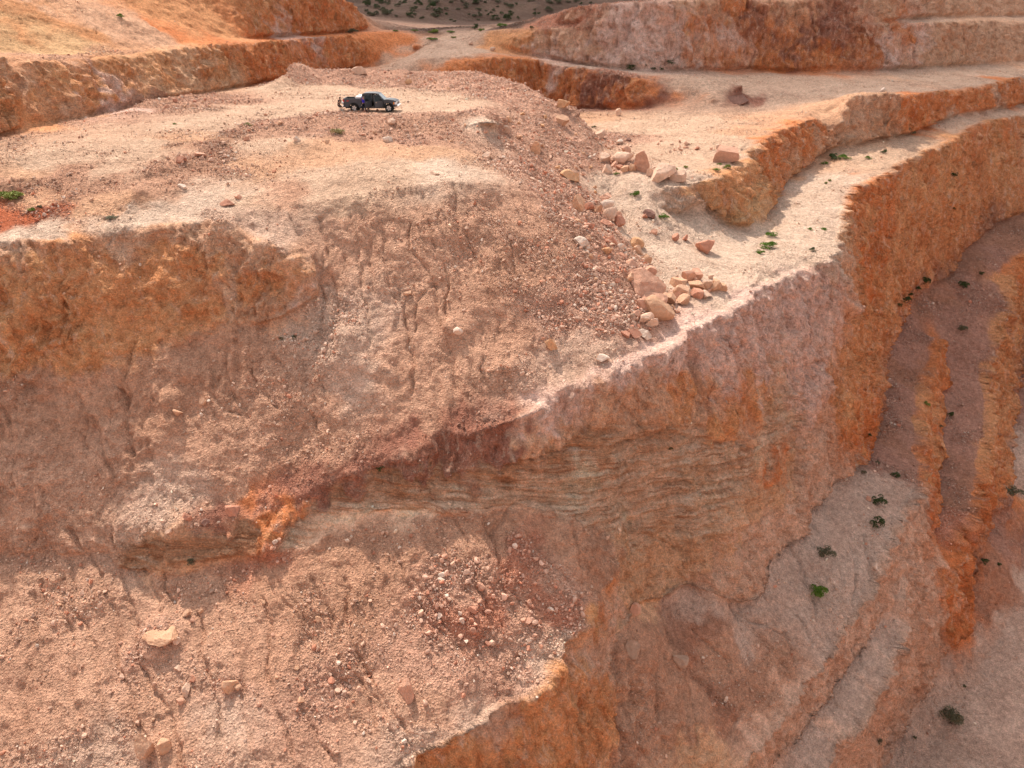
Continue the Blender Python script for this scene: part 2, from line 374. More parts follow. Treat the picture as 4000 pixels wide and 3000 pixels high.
SOIL = """
berm 50 405 150 395 250 385 350 378 420 360 470 325 520 285 600 275 700 275 800 280 900 280 980 275 300 228 400 212 350 220
white 1400 500 1500 545 1600 560 1700 520 1740 460 1790 400 1450 430 1380 440 1650 590 1480 600 1340 410 1780 540 1560 520
tan 100 350 300 320 500 280 250 370 600 240 750 200 900 215 950 230 650 190 1400 280 1500 270 1560 300 1350 270 1300 280 1450 330 1560 340 1850 340 1900 320 1950 310 600 320 700 370 850 360 750 420 560 430 450 270
dust 1700 215 1900 190 2000 170 1650 175 1500 175 1780 205 2100 200 2150 160 1980 95 985 95 960 110 2050 250 2150 235
orsand 1780 262 1822 248 1855 262 1800 292 1880 232 1882 272 1762 300 1842 290 850 330 900 335 650 340 550 360 750 320 100 440 250 430 60 380 430 300 1620 280 1260 260
cream 60 50 20 90 120 90 160 105 1640 420 1600 440
rubble 1050 250 1100 300 1150 350 1200 400 1250 450 1300 500 1330 560 1250 650 1200 700 1300 620 1350 680 1200 300 1150 230 1100 200 1000 170 900 165 800 170 700 165 800 280 900 290 700 280 600 270 1000 280 300 225 400 215 1000 1250 1100 1300 1150 1350 1200 1250 1050 1400 900 1400 1100 1450 700 1500 500 1500 300 1400 1300 300 1280 350
talus 600 420 300 400 700 600 800 500 900 550 1000 600 1100 500 950 700 1050 750 850 800 900 900 700 900 550 950 450 950 300 950 200 1000 100 1000 100 1150 500 1050 600 800 400 1300 200 1400 100 1500 300 1550 600 1400 500 1350 800 1500 900 1550 400 1600 100 1300
brown 100 850 250 830 400 820 500 780 350 880 150 930 30 900 560 740 1100 600 1150 550 1000 1150 1100 1140 1200 1180 1280 1200 700 1250 600 1280 800 1230 750 1300 1400 1400 1500 1500 1600 1500 1450 1550 1350 1400 1350 1600 1550 1400 1650 1430
palegrey 750 750 720 700 780 800 700 640 760 720 500 600 600 480 480 470 1250 770 1200 800 420 1080 350 1130 900 1600 1050 1540 1150 1400 480 1560 250 1620 1190 1390
white 130 500 300 470 30 510 420 450 500 440 950 370 1040 270
orange 2000 873 1990 960 2110 900 2120 980 2150 800 90 30 190 70 60 60 30 20 50 620 150 640 250 600 350 620 450 650 550 600 100 720 200 740 300 700 20 770 450 560 350 560 200 540 100 560 600 620 150 210 250 180 350 150 450 130 100 200 50 230 350 40 450 50 550 30 250 150 1850 500 1900 600 1850 700 1830 800 1800 870 1950 450 2000 400 2050 350 2150 330 1450 870 1600 850 1550 890 1250 1320 1200 1450 1150 1550 1100 1600 1000 1640 1200 1600 1280 1500 1620 390 1650 430 1580 410 1700 340 2170 600 2170 700 2150 850 2140 950 1080 90 1150 100
orpink 1400 880 1500 840 1300 900 1350 860 1200 915 1280 880 1130 930 1600 900 1950 170 1980 120 2050 110 2150 100 2120 60 1780 262 1820 245 1850 235 1740 290 1690 330 450 500 530 530 560 640 620 600 480 590 70 535 200 510 330 500 620 700 60 10 150 240 40 200 300 60 200 30 1900 30 1250 100 1200 90 1700 30 1500 30
redor 1250 180 1500 60 1560 120 1850 100 1760 130 1940 60 1600 30 1700 60 1660 140 1840 450 1870 420 1850 560 1880 500 1820 900 1850 950 2000 730 2000 900 1995 1040 2020 820 2110 1080 2130 1000 2060 1300 2060 1200 1680 300 1720 300 1750 270 1650 340 1400 190 1350 200 1480 200 600 110 700 100 800 90 860 90 500 120 550 140 650 120 1980 230 2050 220 2100 210 2170 190 2190 300 600 1110 580 1160 540 1080 2180 580 1150 170 1100 160 1000 140 1060 150 430 90 650 50 350 60 560 60 1650 1000
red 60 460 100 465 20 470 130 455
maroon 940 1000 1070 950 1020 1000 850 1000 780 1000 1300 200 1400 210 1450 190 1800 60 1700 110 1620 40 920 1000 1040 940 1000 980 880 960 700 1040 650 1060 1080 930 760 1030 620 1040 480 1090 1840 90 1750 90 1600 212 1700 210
mauve 1200 872 1260 850 1330 828 1400 795 1460 752 1150 885 1520 820 1620 800 1740 760 1730 850 1550 700 1600 680 1650 660 1500 720 1650 720 1620 760 1560 760 1450 760 1350 820 1700 640 1680 600 1720 700 1700 800 1380 110 1250 130 1450 100 1350 90 1480 60 1900 110 1960 80 1200 110 1560 100 650 90 270 240 230 220 720 640
bedded 1000 1060 1100 1040 1200 1020 1300 1010 1400 980 1500 960 1600 940 1650 960 900 1080 1050 1080 1200 1060 1350 1060 1450 1040 1550 1000 1700 900 800 1090 700 1110 1250 1050 1400 1100 1500 1080 750 1130 650 1160
beddark 1000 1010 1100 990 1200 960 1300 960 860 1040 750 1060 900 1010 1250 930 1400 940 450 1200 350 1205 520 1170
ochre 1500 1150 1600 1100 1450 1200 1550 1200 1400 1200 1650 1060 1600 1050 1500 1050 1700 1010 1380 1270 1350 1180 1650 900 500 160 400 170 320 180 2200 300 1500 1620
pinkrock 1600 1180 1680 1100 1740 1000 1760 950 1550 1240 1720 1060 1640 1150 1660 820 1700 950 1880 1330 1820 1400 1700 1480 1620 1590 1850 1480 1780 1560 1950 1300 1900 1240 2000 1300 1900 1400 1930 1180 1980 1380 1720 1560 1640 1640 1100 1560 1260 1400 1300 1350 1850 1540
grey 1760 1150 1850 1060 1700 1280 1640 1300 1750 1350 1600 1380 1800 1250 1700 1180 1850 1180 1880 1320 1920 1390 1800 1480 1850 1420 1900 1580 2000 1550 2100 1500 2150 1350 2050 1600 2180 1600 1950 1620 2200 1250 2180 960 2190 1020 1930 1060 1750 1600 1500 1300 1250 150 1350 155 1870 1120
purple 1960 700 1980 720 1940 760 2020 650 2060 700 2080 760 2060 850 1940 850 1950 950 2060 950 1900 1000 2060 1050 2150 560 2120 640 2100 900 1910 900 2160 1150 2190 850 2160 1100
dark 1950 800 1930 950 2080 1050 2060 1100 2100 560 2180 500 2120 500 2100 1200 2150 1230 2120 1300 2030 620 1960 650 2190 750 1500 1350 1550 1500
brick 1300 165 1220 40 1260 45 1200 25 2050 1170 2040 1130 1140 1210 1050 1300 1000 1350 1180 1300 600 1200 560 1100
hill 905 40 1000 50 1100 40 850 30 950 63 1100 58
"""

V, T, CE = build_tin()
nz_ = np.cross(V[T[:, 1]] - V[T[:, 0]], V[T[:, 2]] - V[T[:, 0]])[:, 2]
T = np.where((nz_ < 0)[:, None], T[:, ::-1], T)
V, T, CE = refine(V, T, CE, 0.012, 0.35)
pin = np.zeros(len(V)); pin[CE.ravel()] = 1
V = smooth(V, T, 25, pin)
V = smooth(V, T, 2, pin * 0.7)
led = np.clip((30 - V[:, 0]) / 6, 0, 1) * (V[:, 2] < -19.6) * (V[:, 2] > -33) * (V[:, 1] < 68) * (V[:, 1] > 20)
V = smooth(V, T, 9, 1 - led * .85)
Vc, Tc = V.copy(), T.copy()
BV = BVHTree.FromPolygons([tuple(v) for v in Vc], Tc.tolist())
def cast(u, v, bvh=None):
    d = Vector(ray(u, v)).normalized()
    h = (bvh or BV).ray_cast(Vector((0, 0, 0)), d)
    return h[0]

V, T, CE = refine(V, T, CE, 0.0052, 0.1)
pin = np.zeros(len(V)); pin[CE.ravel()] = 1
V = smooth(V, T, 3, pin * 0.6)
V, T, CE = refine(V, T, CE, DENS, 0.06)
pin = np.zeros(len(V)); pin[CE.ravel()] = 1
V = smooth(V, T, 3, pin * 0.5)
print('dense', len(V), len(T), round(time.time() - T0, 1))

# soil map, by nearness on the ground
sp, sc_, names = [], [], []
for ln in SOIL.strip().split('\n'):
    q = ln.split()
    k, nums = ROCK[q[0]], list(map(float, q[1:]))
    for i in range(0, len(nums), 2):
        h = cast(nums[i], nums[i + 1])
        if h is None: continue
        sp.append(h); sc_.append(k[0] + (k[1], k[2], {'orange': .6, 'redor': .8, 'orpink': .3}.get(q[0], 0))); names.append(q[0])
sp = np.array([tuple(p) for p in sp], np.float32); sc_ = np.array(sc_, np.float32)
N = vnormals(V, T)
dist = np.linalg.norm(V, axis=1)
warp = np.stack([fbm(V / 5.0 + 11 * k, 3) for k in range(3)], 1)
nz = N[:, 2]
steep = sstep(0.80, 0.52, nz)
streakw = np.stack([fbm(V * np.array([1 / 1.1, 1 / 1.1, 1 / 7.0]) + 23 * k, 3) for k in range(2)] + [0 * nz], 1)
finew = np.stack([fbm(V / 1.1 + 61 * k, 3) for k in range(3)], 1)
Q = (V + warp * 2.6 * np.clip(dist / 60, .6, 2)[:, None] + streakw * (3.0 * steep * np.clip(dist / 55, 1, 2.4))[:, None] + finew * 1.1).astype(np.float32)
cst = np.where((V[:, 0] > 36) & (V[:, 2] < -30), sstep(.93, .72, nz), steep)
iscliff = np.array([n in ('orange', 'orpink', 'redor', 'bedded', 'beddark', 'ochre', 'pinkrock', 'mauve', 'maroon', 'cream', 'hill') for n in names], np.float32)[None]
S5 = np.zeros((len(V), 6), np.float32)
for a in range(0, len(V), 20000):
    q = Q[a:a + 20000]
    d2 = (q ** 2).sum(1)[:, None] + (sp ** 2).sum(1)[None] - 2 * q @ sp.T
    st_ = cst[a:a + 20000, None].astype(np.float32)
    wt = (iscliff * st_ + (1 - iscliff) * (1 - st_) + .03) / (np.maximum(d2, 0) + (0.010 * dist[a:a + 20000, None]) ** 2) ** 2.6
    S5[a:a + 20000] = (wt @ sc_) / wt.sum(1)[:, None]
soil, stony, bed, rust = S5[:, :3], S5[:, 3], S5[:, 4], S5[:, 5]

slopey = sstep(0.97, 0.88, nz) * (1 - steep)
flat = 1 - sstep(0.985, 0.93, nz)
sc = np.clip(dist / 55, 0.75, 1.6)
vis = (dist < 400)
Ns = N.copy(); Ns[:, 2] *= 0.4
Ns /= np.maximum(np.linalg.norm(Ns, axis=1, keepdims=True), 1e-6)
A = V + warp * 0.5
big = fbm(A * np.array([1 / 3.2, 1 / 3.2, 1 / 6.5]), 4, .5, True)
fine = fbm(A * np.array([1 / .9, 1 / .9, 1 / 1.6]), 4, .55, True)
# the beds dip gently to the left and into the wall
bed = np.clip(bed * 1.5, 0, 1)
dip = V[:, 2] + 0.15 * V[:, 0] + 0.07 * V[:, 1]
ledge = fbm(np.stack([V[:, 0] * .09 + warp[:, 0] * .15, V[:, 1] * .09, dip * 1.7 + warp[:, 2] * .3], 1), 4, .6)
ledge = ledge * 4; ledge = (np.floor(ledge) + sstep(.6, 1.0, ledge - np.floor(ledge))) / 4
flute = fbm(np.stack([V[:, 0] / 1.5 + warp[:, 0], V[:, 1] / 1.5 + warp[:, 1], V[:, 2] / 9], 1), 4, .55, True)
cliff = (0.4 * big * (1 - .6 * bed) + 0.75 * flute * (1 - .8 * bed) + 0.17 * fine * (1 - .5 * bed)) * sc + ledge * 0.75 * bed
blk = fbm(A * np.array([1 / 1.5, 1 / 1.5, 1 / 2.1]) + 70, 3, .6)
blk = blk * 5; blk = (np.floor(blk) + sstep(.55, 1.0, blk - np.floor(blk))) / 5        # broken, stepped faces
blk2 = fbm(A * np.array([1 / .62, 1 / .62, 1 / .8]) + 90, 3, .6) * 4
blk2 = (np.floor(blk2) + sstep(.6, 1.0, blk2 - np.floor(blk2))) / 4
cliff = cliff + (blk * .45 + blk2 * .24) * sc * (1 - .85 * bed)
D = cliff * steep
Dn = D[:, None] * Ns
# rills run straight down loose slopes
down = np.stack([N[:, 0], N[:, 1]], 1); dl = np.maximum(np.linalg.norm(down, axis=1, keepdims=True), 1e-3); down /= dl
gx = V[:, 0] * .96 + V[:, 1] * .28 + warp[:, 0] * 1.3
rl = 1 - np.abs(pnoise(np.stack([gx / 1.5, V[:, 1] / 40, V[:, 2] / 60], 1))) * 2
rl2 = 1 - np.abs(pnoise(np.stack([gx / 0.8 + 9, V[:, 1] / 26, V[:, 2] / 60], 1))) * 2
mod = sstep(-.25, .35, fbm(V / 9.0 + 5, 2))
rill = (sstep(.50, 1.0, rl) * 0.16 + sstep(.55, 1.0, rl2) * 0.06) * slopey * (0.15 + .85 * mod)
spur = fbm(np.stack([gx / 3.4, V[:, 1] / 26, V[:, 2] / 70], 1), 3, .55, True) * .30 * slopey * sstep(90, 60, dist)
patch = .35 + .95 * sstep(-.25, .30, fbm(V / 6.5 + 12, 3, .55))
stony = stony * np.where(stony > .8, np.clip(patch, .7, 1), patch)
soft = fbm(V / 4.2, 4) * 0.36 + fbm(V / 1.8 + 8, 3) * .16
lump = fbm(V / 0.75, 4, .65) * 0.17
grit = np.abs(fbm(V / 0.36 + 3, 3, .65)) * 0.24
D2 = (soft * (slopey + .45 * (1 - steep - slopey)) + (lump * (.25 + .9 * stony) + grit * (.22 + .9 * stony)) * (1 - .7 * steep) * sc) * (1 - .75 * steep)
Dn += (D2 - rill + spur)[:, None] * N
V0 = V.copy()
V = V + np.where(vis, 1.0, 0.3)[:, None] * Dn
edge = 4 * steep * (1 - steep)
V += (fbm(V / 3.0 + 44, 5, .6, True) * .42 * edge * np.clip(sc, 0, 1.2))[:, None] * Ns
V[:, 0] += fbm(V / 5.2 + 31, 5, .55) * 1.15
V[:, 1] += fbm(V / 5.2 + 35, 5, .55) * 1.15

# ---------------------------------------------------------------- named gullies, mounds and cracks, each cut where the photo shows it
def line3(px):
    out = []
    for i in range(0, len(px) - 2, 2):
        for t in np.linspace(0, 1, 5)[:-1]:
            h = cast(px[i] + (px[i + 2] - px[i]) * t, px[i + 1] + (px[i + 3] - px[i + 1]) * t)
            if h: out.append(tuple(h))
    h = cast(px[-2], px[-1])
    if h: out.append(tuple(h))
    return np.array(out)
def carve(V, px, width, depth, jag=0.3):
    P = line3(px)
    lo, hi = P.min(0) - 4 * width - .6, P.max(0) + 4 * width + .6
    idx = np.where(((V0 > lo) & (V0 < hi)).all(1))[0]
    if not len(idx): return
    X = V0[idx] + (warp[idx] * jag)
    best = np.full(len(idx), 1e9)
    par = np.zeros(len(idx))
    for k in range(len(P) - 1):
        a, b = P[k], P[k + 1]
        ab = b - a
        t = np.clip(((X - a) @ ab) / max(ab @ ab, 1e-6), 0, 1)
        d = np.linalg.norm(X - a - t[:, None] * ab, axis=1)
        m = d < best
        best[m] = d[m]; par[m] = ((k + t) / (len(P) - 1))[m]
    wd = width * (0.8 + .4 * np.clip(pnoise(X / 1.3) + .5, 0, 1)) * np.sqrt(np.clip(par * 14, 0.3, 1) * np.clip((1 - par) * 10, 0.3, 1))
    f = np.exp(-(best / np.maximum(wd * .8, .12)) ** 2)
    V[idx] -= (f * depth * .68)[:, None] * N[idx]
GULLY = [
 (.22,.55,[258,835,272,880,283,940,292,985]), (.16,.4,[300,740,290,790,262,840]), (.12,.3,[195,905,215,950,235,1000,250,1020]),
 (.12,.3,[330,855,318,900,308,970]), (.13,.35,[445,775,470,840,500,880,522,888]), (.1,.28,[480,780,500,830,530,880]), (.1,.25,[545,790,560,830,600,880]),
 (.12,.3,[690,560,682,640,690,740,685,800]), (.12,.3,[820,480,830,560,845,640,850,720]), (.12,.3,[880,480,880,540,930,620,960,700,990,780,992,840]),
 (.12,.3,[790,520,800,600,810,650]), (.1,.25,[120,830,128,880,125,930]), (.12,.35,[110,1040,150,1110,180,1180,215,1240]),
 (.12,.35,[365,1230,370,1290,385,1310]), (.13,.35,[430,1330,438,1420,450,1500,480,1560,490,1640]), (.1,.25,[590,1260,640,1330,680,1390,720,1440,760,1490]),
 (.1,.25,[610,1250,660,1340,700,1400]), (.14,.35,[740,1260,735,1310,760,1380,800,1450]), (.12,.35,[250,1150,262,1260,270,1340,310,1420,350,1500,390,1600,400,1650]),
 (.1,.3,[60,1290,80,1400,60,1500,60,1640]), (.1,.25,[700,900,720,870,715,830]), (.08,.22,[1000,1260,1060,1350,1120,1420]),
 (.25,.5,[1880,1170,1900,1260,1925,1340]), (.2,.5,[1860,1150,1880,1240,1890,1300]), (.2,.4,[1930,1180,1960,1250,1990,1260]), (.15,.4,[1960,1200,1985,1260]),
 (.12,.3,[1560,1290,1600,1340,1650,1390]), (.12,.3,[1450,1300,1520,1380,1570,1430]), (.12,.3,[1530,1260,1600,1330,1680,1370]),
 (.2,.35,[1320,1330,1310,1480,1305,1640]), (.12,.3,[1480,1450,1560,1520,1580,1560]), (.12,.25,[1640,1240,1660,1290,1690,1350]), (.15,.35,[1720,1330,1750,1400]),
 (.1,.25,[1730,630,1745,640]), (.15,.35,[1765,570,1780,600]), (.12,.25,[1570,770,1600,860,1620,880]), (.1,.2,[1340,880,1400,950]),
 (.16,.35,[1590,1300,1640,1380,1700,1450]), (.16,.35,[1420,1320,1450,1400,1480,1500,1490,1640]), (.14,.3,[1390,1330,1400,1450,1410,1600]),
 (.16,.3,[1560,1420,1600,1500,1580,1600]), (.14,.3,[1700,1180,1740,1260,1760,1330]), (.14,.3,[1760,1130,1800,1200,1820,1260]), (.2,.4,[1840,1180,1850,1250,1840,1310]),
 (.2,.4,[1905,1200,1915,1290,1935,1340]), (.14,.3,[1850,1390,1870,1440]), (.14,.3,[1790,1460,1800,1520]), (.14,.3,[1230,1130,1240,1220,1235,1290]), (.12,.3,[1120,1110,1160,1180,1200,1240,1230,1290]),
 (.12,.3,[1040,1120,1080,1220,1130,1300]), (.12,.3,[870,1120,880,1180]), (.12,.3,[900,1250,960,1350,1010,1440]),
 (.12,.3,[850,600,870,700,885,800,890,860]), (.12,.3,[150,1190,160,1300,200,1400,230,1520,260,1650]), (.12,.3,[330,1250,350,1330]), (.12,.3,[560,1250,570,1380,600,1500,640,1640]),
 (.12,.3,[800,1470,840,1540,850,1620]), (.12,.3,[20,880,40,960,50,1040]), (.12,.3,[170,850,180,920,190,980]), (.12,.3,[400,800,420,880,440,940]), (.12,.3,[600,760,630,840,680,900]), (.12,.3,[740,560,745,620]),
 (.12,.3,[700,470,705,560,715,640,712,700,730,790]), (.12,.3,[760,465,770,560,780,640,800,740,810,800]), (.12,.3,[640,470,660,540,680,600,690,680]), (.1,.3,[930,480,950,560,965,620,975,700]),
 (.12,.3,[1010,470,1030,560,1060,640,1070,720]), (.1,.3,[1090,520,1120,600,1130,680]), (.1,.3,[845,640,870,690,880,740]), (.1,.3,[930,620,900,660,895,720]),
 (.12,.3,[260,840,235,900,240,960]), (.1,.3,[292,900,320,930,330,1000]), (.12,.3,[215,1240,235,1330,262,1440,300,1540,330,1650]), (.12,.3,[480,1250,500,1340,520,1440,530,1540,560,1650]),
 (.12,.3,[680,1250,700,1330,730,1400,790,1480,820,1560]), (.1,.3,[760,1380,790,1440,830,1500,880,1570]), (.12,.3,[850,1180,890,1270,930,1340,980,1400]), (.12,.3,[130,1230,140,1320,160,1420,170,1520,190,1640]),
 (.12,.3,[980,1120,1010,1200,1030,1270,1080,1350]), (.12,.3,[640,1500,680,1570,720,1640]),
 (.14,.35,[1330,1140,1400,1150,1450,1180]), (.12,.3,[1060,1160,1090,1130,1110,1090]), (.12,.3,[1100,990,1250,965,1400,950,1560,940]), (.12,.3,[1570,950,1580,1020,1600,1080]), (.14,.35,[1690,640,1700,760,1710,860]), (.14,.35,[1600,700,1625,790,1640,880]), (.14,.3,[1850,430,1845,540,1830,650]), (.14,.3,[1920,400,1930,500,1915,600]), (.14,.3,[1990,360,1985,450,1960,560]), (.25,.5,[120,120,160,180,200,250]), (.15,.3,[0,230,40,250,60,265]), (.1,.25,[45,520,50,580,55,610]), (.08,.2,[560,590,600,640]),
]
for wd, dp, px in GULLY:
    carve(V, px, wd, dp)
# swellings: (radius, height, pixel)
for r, hgt, u, v in [(1.0,.7,738,735),(1.3,.5,740,780),(.9,.5,385,870),(.7,.35,375,910),(.8,.5,985,715),(1.1,.7,355,1375),(.6,.4,320,1620),(.8,.5,350,1160),
                     (1.6,.7,1370,1400),(1.0,.6,1465,1420),(.9,.6,440,1120),(.8,.5,645,590),(.7,.4,660,625),(.7,.4,590,585),(1.4,.6,740,160),(1.8,.8,650,150),(1.3,.5,870,160),(1.0,.5,1000,165),(1.2,.5,1120,190),
                     (2.2,.6,650,320),(1.2,.4,300,425),(.8,.4,400,1130),(.7,.4,590,1170),(.7,.5,500,1190),(1.2,.5,1600,213),(1.0,.5,1700,213)]:
    h = cast(u, v)
    if h is None: continue
    h = np.array(tuple(h))
    d2 = ((V0 - h) ** 2).sum(1) / (r * r)
    V += (np.exp(-d2) * hgt * (1 + .5 * warp[:, 0]))[:, None] * N

N2 = vnormals(V, T)
# fines and iron stain in random mottles: small colour changes that belong to the rock itself
v1 = fbm(A * np.array([1 / 2.5, 1 / 2.5, 1 / 5.0]) + 40, 4, .6)
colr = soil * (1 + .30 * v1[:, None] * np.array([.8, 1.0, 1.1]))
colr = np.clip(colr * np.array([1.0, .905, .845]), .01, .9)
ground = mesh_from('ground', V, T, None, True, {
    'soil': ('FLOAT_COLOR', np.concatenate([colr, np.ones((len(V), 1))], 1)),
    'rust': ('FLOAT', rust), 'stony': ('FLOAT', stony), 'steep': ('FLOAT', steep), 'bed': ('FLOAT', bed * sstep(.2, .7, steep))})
ground['kind'] = 'structure'
print('ground', round(time.time() - T0, 1))

# ---------------------------------------------------------------- materials
def mat(name):
    m = bpy.data.materials.new(name); m.use_nodes = True
    n = m.node_tree
    return m, n, n.nodes['Principled BSDF']
class G:
    """short hand for wiring a node tree"""
    def __init__(s, n): s.n = n
    def new(s, t, **kw):
        x = s.n.nodes.new(t)
        for k, v in kw.items():
            if k.startswith('i_'):
                key = k[2:]; key = int(key) if key.isdigit() else key.replace('_', ' ')
                if hasattr(v, 'is_output') or isinstance(v, bpy.types.NodeSocket): s.n.links.new(v, x.inputs[key])
                else: x.inputs[key].default_value = v
            else: setattr(x, k, v)
        return x
    def noise(s, vec, scale, detail=4, rough=.55, dist=0):
        return s.new('ShaderNodeTexNoise', i_Vector=vec, i_Scale=scale, i_Detail=detail, i_Roughness=rough, i_Distortion=dist).outputs['Fac']
    def math(s, op, a, b=0.0, c=None, clamp=False):
        x = s.new('ShaderNodeMath', operation=op, i_0=a, i_1=b, use_clamp=clamp)
        if c is not None: x.inputs[2].default_value = c
        return x.outputs[0]
    def mapr(s, x, a, b, c, d):
        return s.new('ShaderNodeMapRange', i_0=x, i_1=a, i_2=b, i_3=c, i_4=d).outputs[0]
    def mix(s, f, a, b, mode='MIX'):
        x = s.new('ShaderNodeMix', data_type='RGBA', blend_type=mode)
        for i, v in ((0, f), (6, a), (7, b)):
            if isinstance(v, bpy.types.NodeSocket): s.n.links.new(v, x.inputs[i])
            else: x.inputs[i].default_value = v
        return x.outputs[2]
    def attr(s, nm): return s.new('ShaderNodeAttribute', attribute_name=nm)
    def scale(s, vec, sc):
        return s.new('ShaderNodeMapping', i_Vector=vec, i_Scale=sc).outputs[0]

def rock_material():
    m, n, b = mat('quarry_rock')
    g = G(n)
    P = g.new('ShaderNodeNewGeometry').outputs['Position']
    soilc = g.attr('soil').outputs['Color']; st = g.attr('stony').outputs['Fac']
    sp_ = g.attr('steep').outputs['Fac']; bd = g.attr('bed').outputs['Fac']
    # grains and pebbles
    n1 = g.noise(P, 2.2, 8, .68)
    n2 = g.noise(P, 9.0, 4, .7)
    vor = g.new('ShaderNodeTexVoronoi', i_Vector=P, i_Scale=5.5, i_Randomness=1.0)
    vor2 = g.new('ShaderNodeTexVoronoi', i_Vector=P, i_Scale=13.0, i_Randomness=1.0)
    peb = g.mapr(vor.outputs['Distance'], .0, .55, 1.0, 0.0)
    # streaks hang straight down steep faces
    wv = g.new('ShaderNodeVectorMath', operation='ADD', i_0=P, i_1=g.new('ShaderNodeVectorMath', operation='SCALE', i_0=g.new('ShaderNodeTexNoise', i_Vector=P, i_Scale=.5).outputs['Color'], i_Scale=1.6).outputs[0]).outputs[0]
    streak = g.noise(g.scale(wv, (1.7, 1.7, .26)), 1.0, 8, .7)
    rid = g.new('ShaderNodeTexNoise', noise_type='RIDGED_MULTIFRACTAL', i_Vector=g.scale(wv, (1.0, 1.0, .45)), i_Scale=1.1, i_Detail=8, i_Roughness=.55, i_Lacunarity=2.1)
    rid = g.mapr(rid.outputs['Fac'], 0, 2.2, 0, 1)
    crk = g.new('ShaderNodeTexVoronoi', feature='DISTANCE_TO_EDGE', i_Vector=g.scale(wv, (1.2, 1.2, .6)), i_Scale=1.0).outputs['Distance']
    crk = g.mapr(crk, 0, .03, .6, 0)
    streak2 = g.noise(g.scale(wv, (.42, .42, .09)), 1.0, 4, .6)
    vb = g.new('ShaderNodeTexVoronoi', i_Vector=g.scale(wv, (1.3, 1.3, .8)), i_Scale=1.5)
    vb2 = g.new('ShaderNodeTexVoronoi', i_Vector=g.scale(wv, (1.3, 1.3, .8)), i_Scale=4.5)
    blocks = g.math('ADD', g.math('MULTIPLY', g.new('ShaderNodeSeparateColor', i_0=vb.outputs['Color']).outputs[0], .30), g.math('MULTIPLY', g.new('ShaderNodeSeparateColor', i_0=vb2.outputs['Color']).outputs[0], .15))
    # beds
    dipv = g.new('ShaderNodeVectorMath', operation='DOT_PRODUCT', i_0=g.new('ShaderNodeVectorMath', operation='ADD', i_0=P, i_1=g.new('ShaderNodeVectorMath', operation='SCALE', i_0=g.new('ShaderNodeTexNoise', i_Vector=P, i_Scale=.2).outputs['Color'], i_Scale=.6).outputs[0]).outputs[0], i_1=(.15, .07, 1)).outputs['Value']
    sx = g.new('ShaderNodeSeparateXYZ', i_0=P)
    bv = g.new('ShaderNodeCombineXYZ', i_0=g.math('MULTIPLY', sx.outputs[0], .30), i_1=g.math('MULTIPLY', sx.outputs[1], .16), i_2=g.math('MULTIPLY', dipv, 2.6)).outputs[0]
    beds = g.noise(bv, 1.0, 7, .74)
    bv2 = g.new('ShaderNodeCombineXYZ', i_0=g.math('MULTIPLY', sx.outputs[0], .22), i_1=g.math('MULTIPLY', sx.outputs[1], .22), i_2=g.math('MULTIPLY', dipv, 7.5)).outputs[0]
    beds2 = g.noise(bv2, 1.0, 4, .65)
    c = soilc
    f1 = g.mapr(n1, .3, .7, .66, 1.28)
    c = g.mix(1.0, c, g.new('ShaderNodeCombineColor', i_0=f1, i_1=f1, i_2=f1).outputs[0], 'MULTIPLY')
    # iron stain and pale leached patches on the faces
    spb = g.math('MULTIPLY', sp_, g.math('SUBTRACT', 1.0, g.math('MULTIPLY', bd, .8)))
    stain = g.math('MULTIPLY', g.mapr(streak2, .50, .72, 0, .5), spb)
    c = g.mix(stain, c, g.mix(1.0, c, (.82, .55, .42, 1), 'MULTIPLY'))
    rs_ = g.math('MULTIPLY', g.attr('rust').outputs['Fac'], sp_)
    streak3 = g.noise(g.scale(wv, (.85, .85, .085)), 1.0, 6, .68)
    c = g.mix(g.math('MULTIPLY', g.mapr(streak3, .49, .60, 0, .7), rs_), c, (.62, .22, .08, 1))
    c = g.mix(g.math('MULTIPLY', g.mapr(streak3, .46, .36, 0, .6), rs_), c, (.74, .44, .22, 1))
    streak4 = g.noise(g.scale(wv, (3.2, 3.2, .5)), 1.0, 5, .7)
    c = g.mix(g.math('MULTIPLY', g.mapr(streak4, .60, .70, 0, .5), rs_), c, (.24, .13, .09, 1))
    pale = g.math('MULTIPLY', g.mapr(streak, .53, .68, 0, .65), spb)
    c = g.mix(pale, c, (.74, .50, .37, 1))
    darkv = g.math('MULTIPLY', g.mapr(streak, .45, .33, 0, .75), spb)
    c = g.mix(darkv, c, g.mix(1.0, c, (.48, .40, .38, 1), 'MULTIPLY'))
    bf = g.math('MULTIPLY', g.mapr(beds, .50, .40, 0, 1), bd)
    c = g.mix(g.math('MULTIPLY', g.math('MULTIPLY', crk, sp_), .45), c, g.mix(1.0, c, (.8, .74, .7, 1), 'MULTIPLY'))
    c = g.mix(g.math('MULTIPLY', bf, .9), c, g.mix(1.0, c, (.82, .70, .62, 1), 'MULTIPLY'))
    c = g.mix(g.math('MULTIPLY', g.math('MULTIPLY', g.mapr(beds2, .45, .36, 0, 1), bd), .75), c, g.mix(1.0, c, (.64, .47, .39, 1), 'MULTIPLY'))
    bf2 = g.math('MULTIPLY', g.mapr(beds, .56, .66, 0, 1), bd)
    c = g.mix(g.math('MULTIPLY', bf2, .75), c, (.84, .62, .46, 1))
    # single stones: paler or redder than the fines
    sv = g.new('ShaderNodeSeparateColor', i_0=vor.outputs['Color'])
    pale2 = g.math('MULTIPLY', g.math('MULTIPLY', g.mapr(sv.outputs[0], .62, .95, 0, 1), g.mapr(peb, .45, .75, 0, 1)), st)
    c = g.mix(g.math('MULTIPLY', pale2, .6), c, (.72, .57, .45, 1))
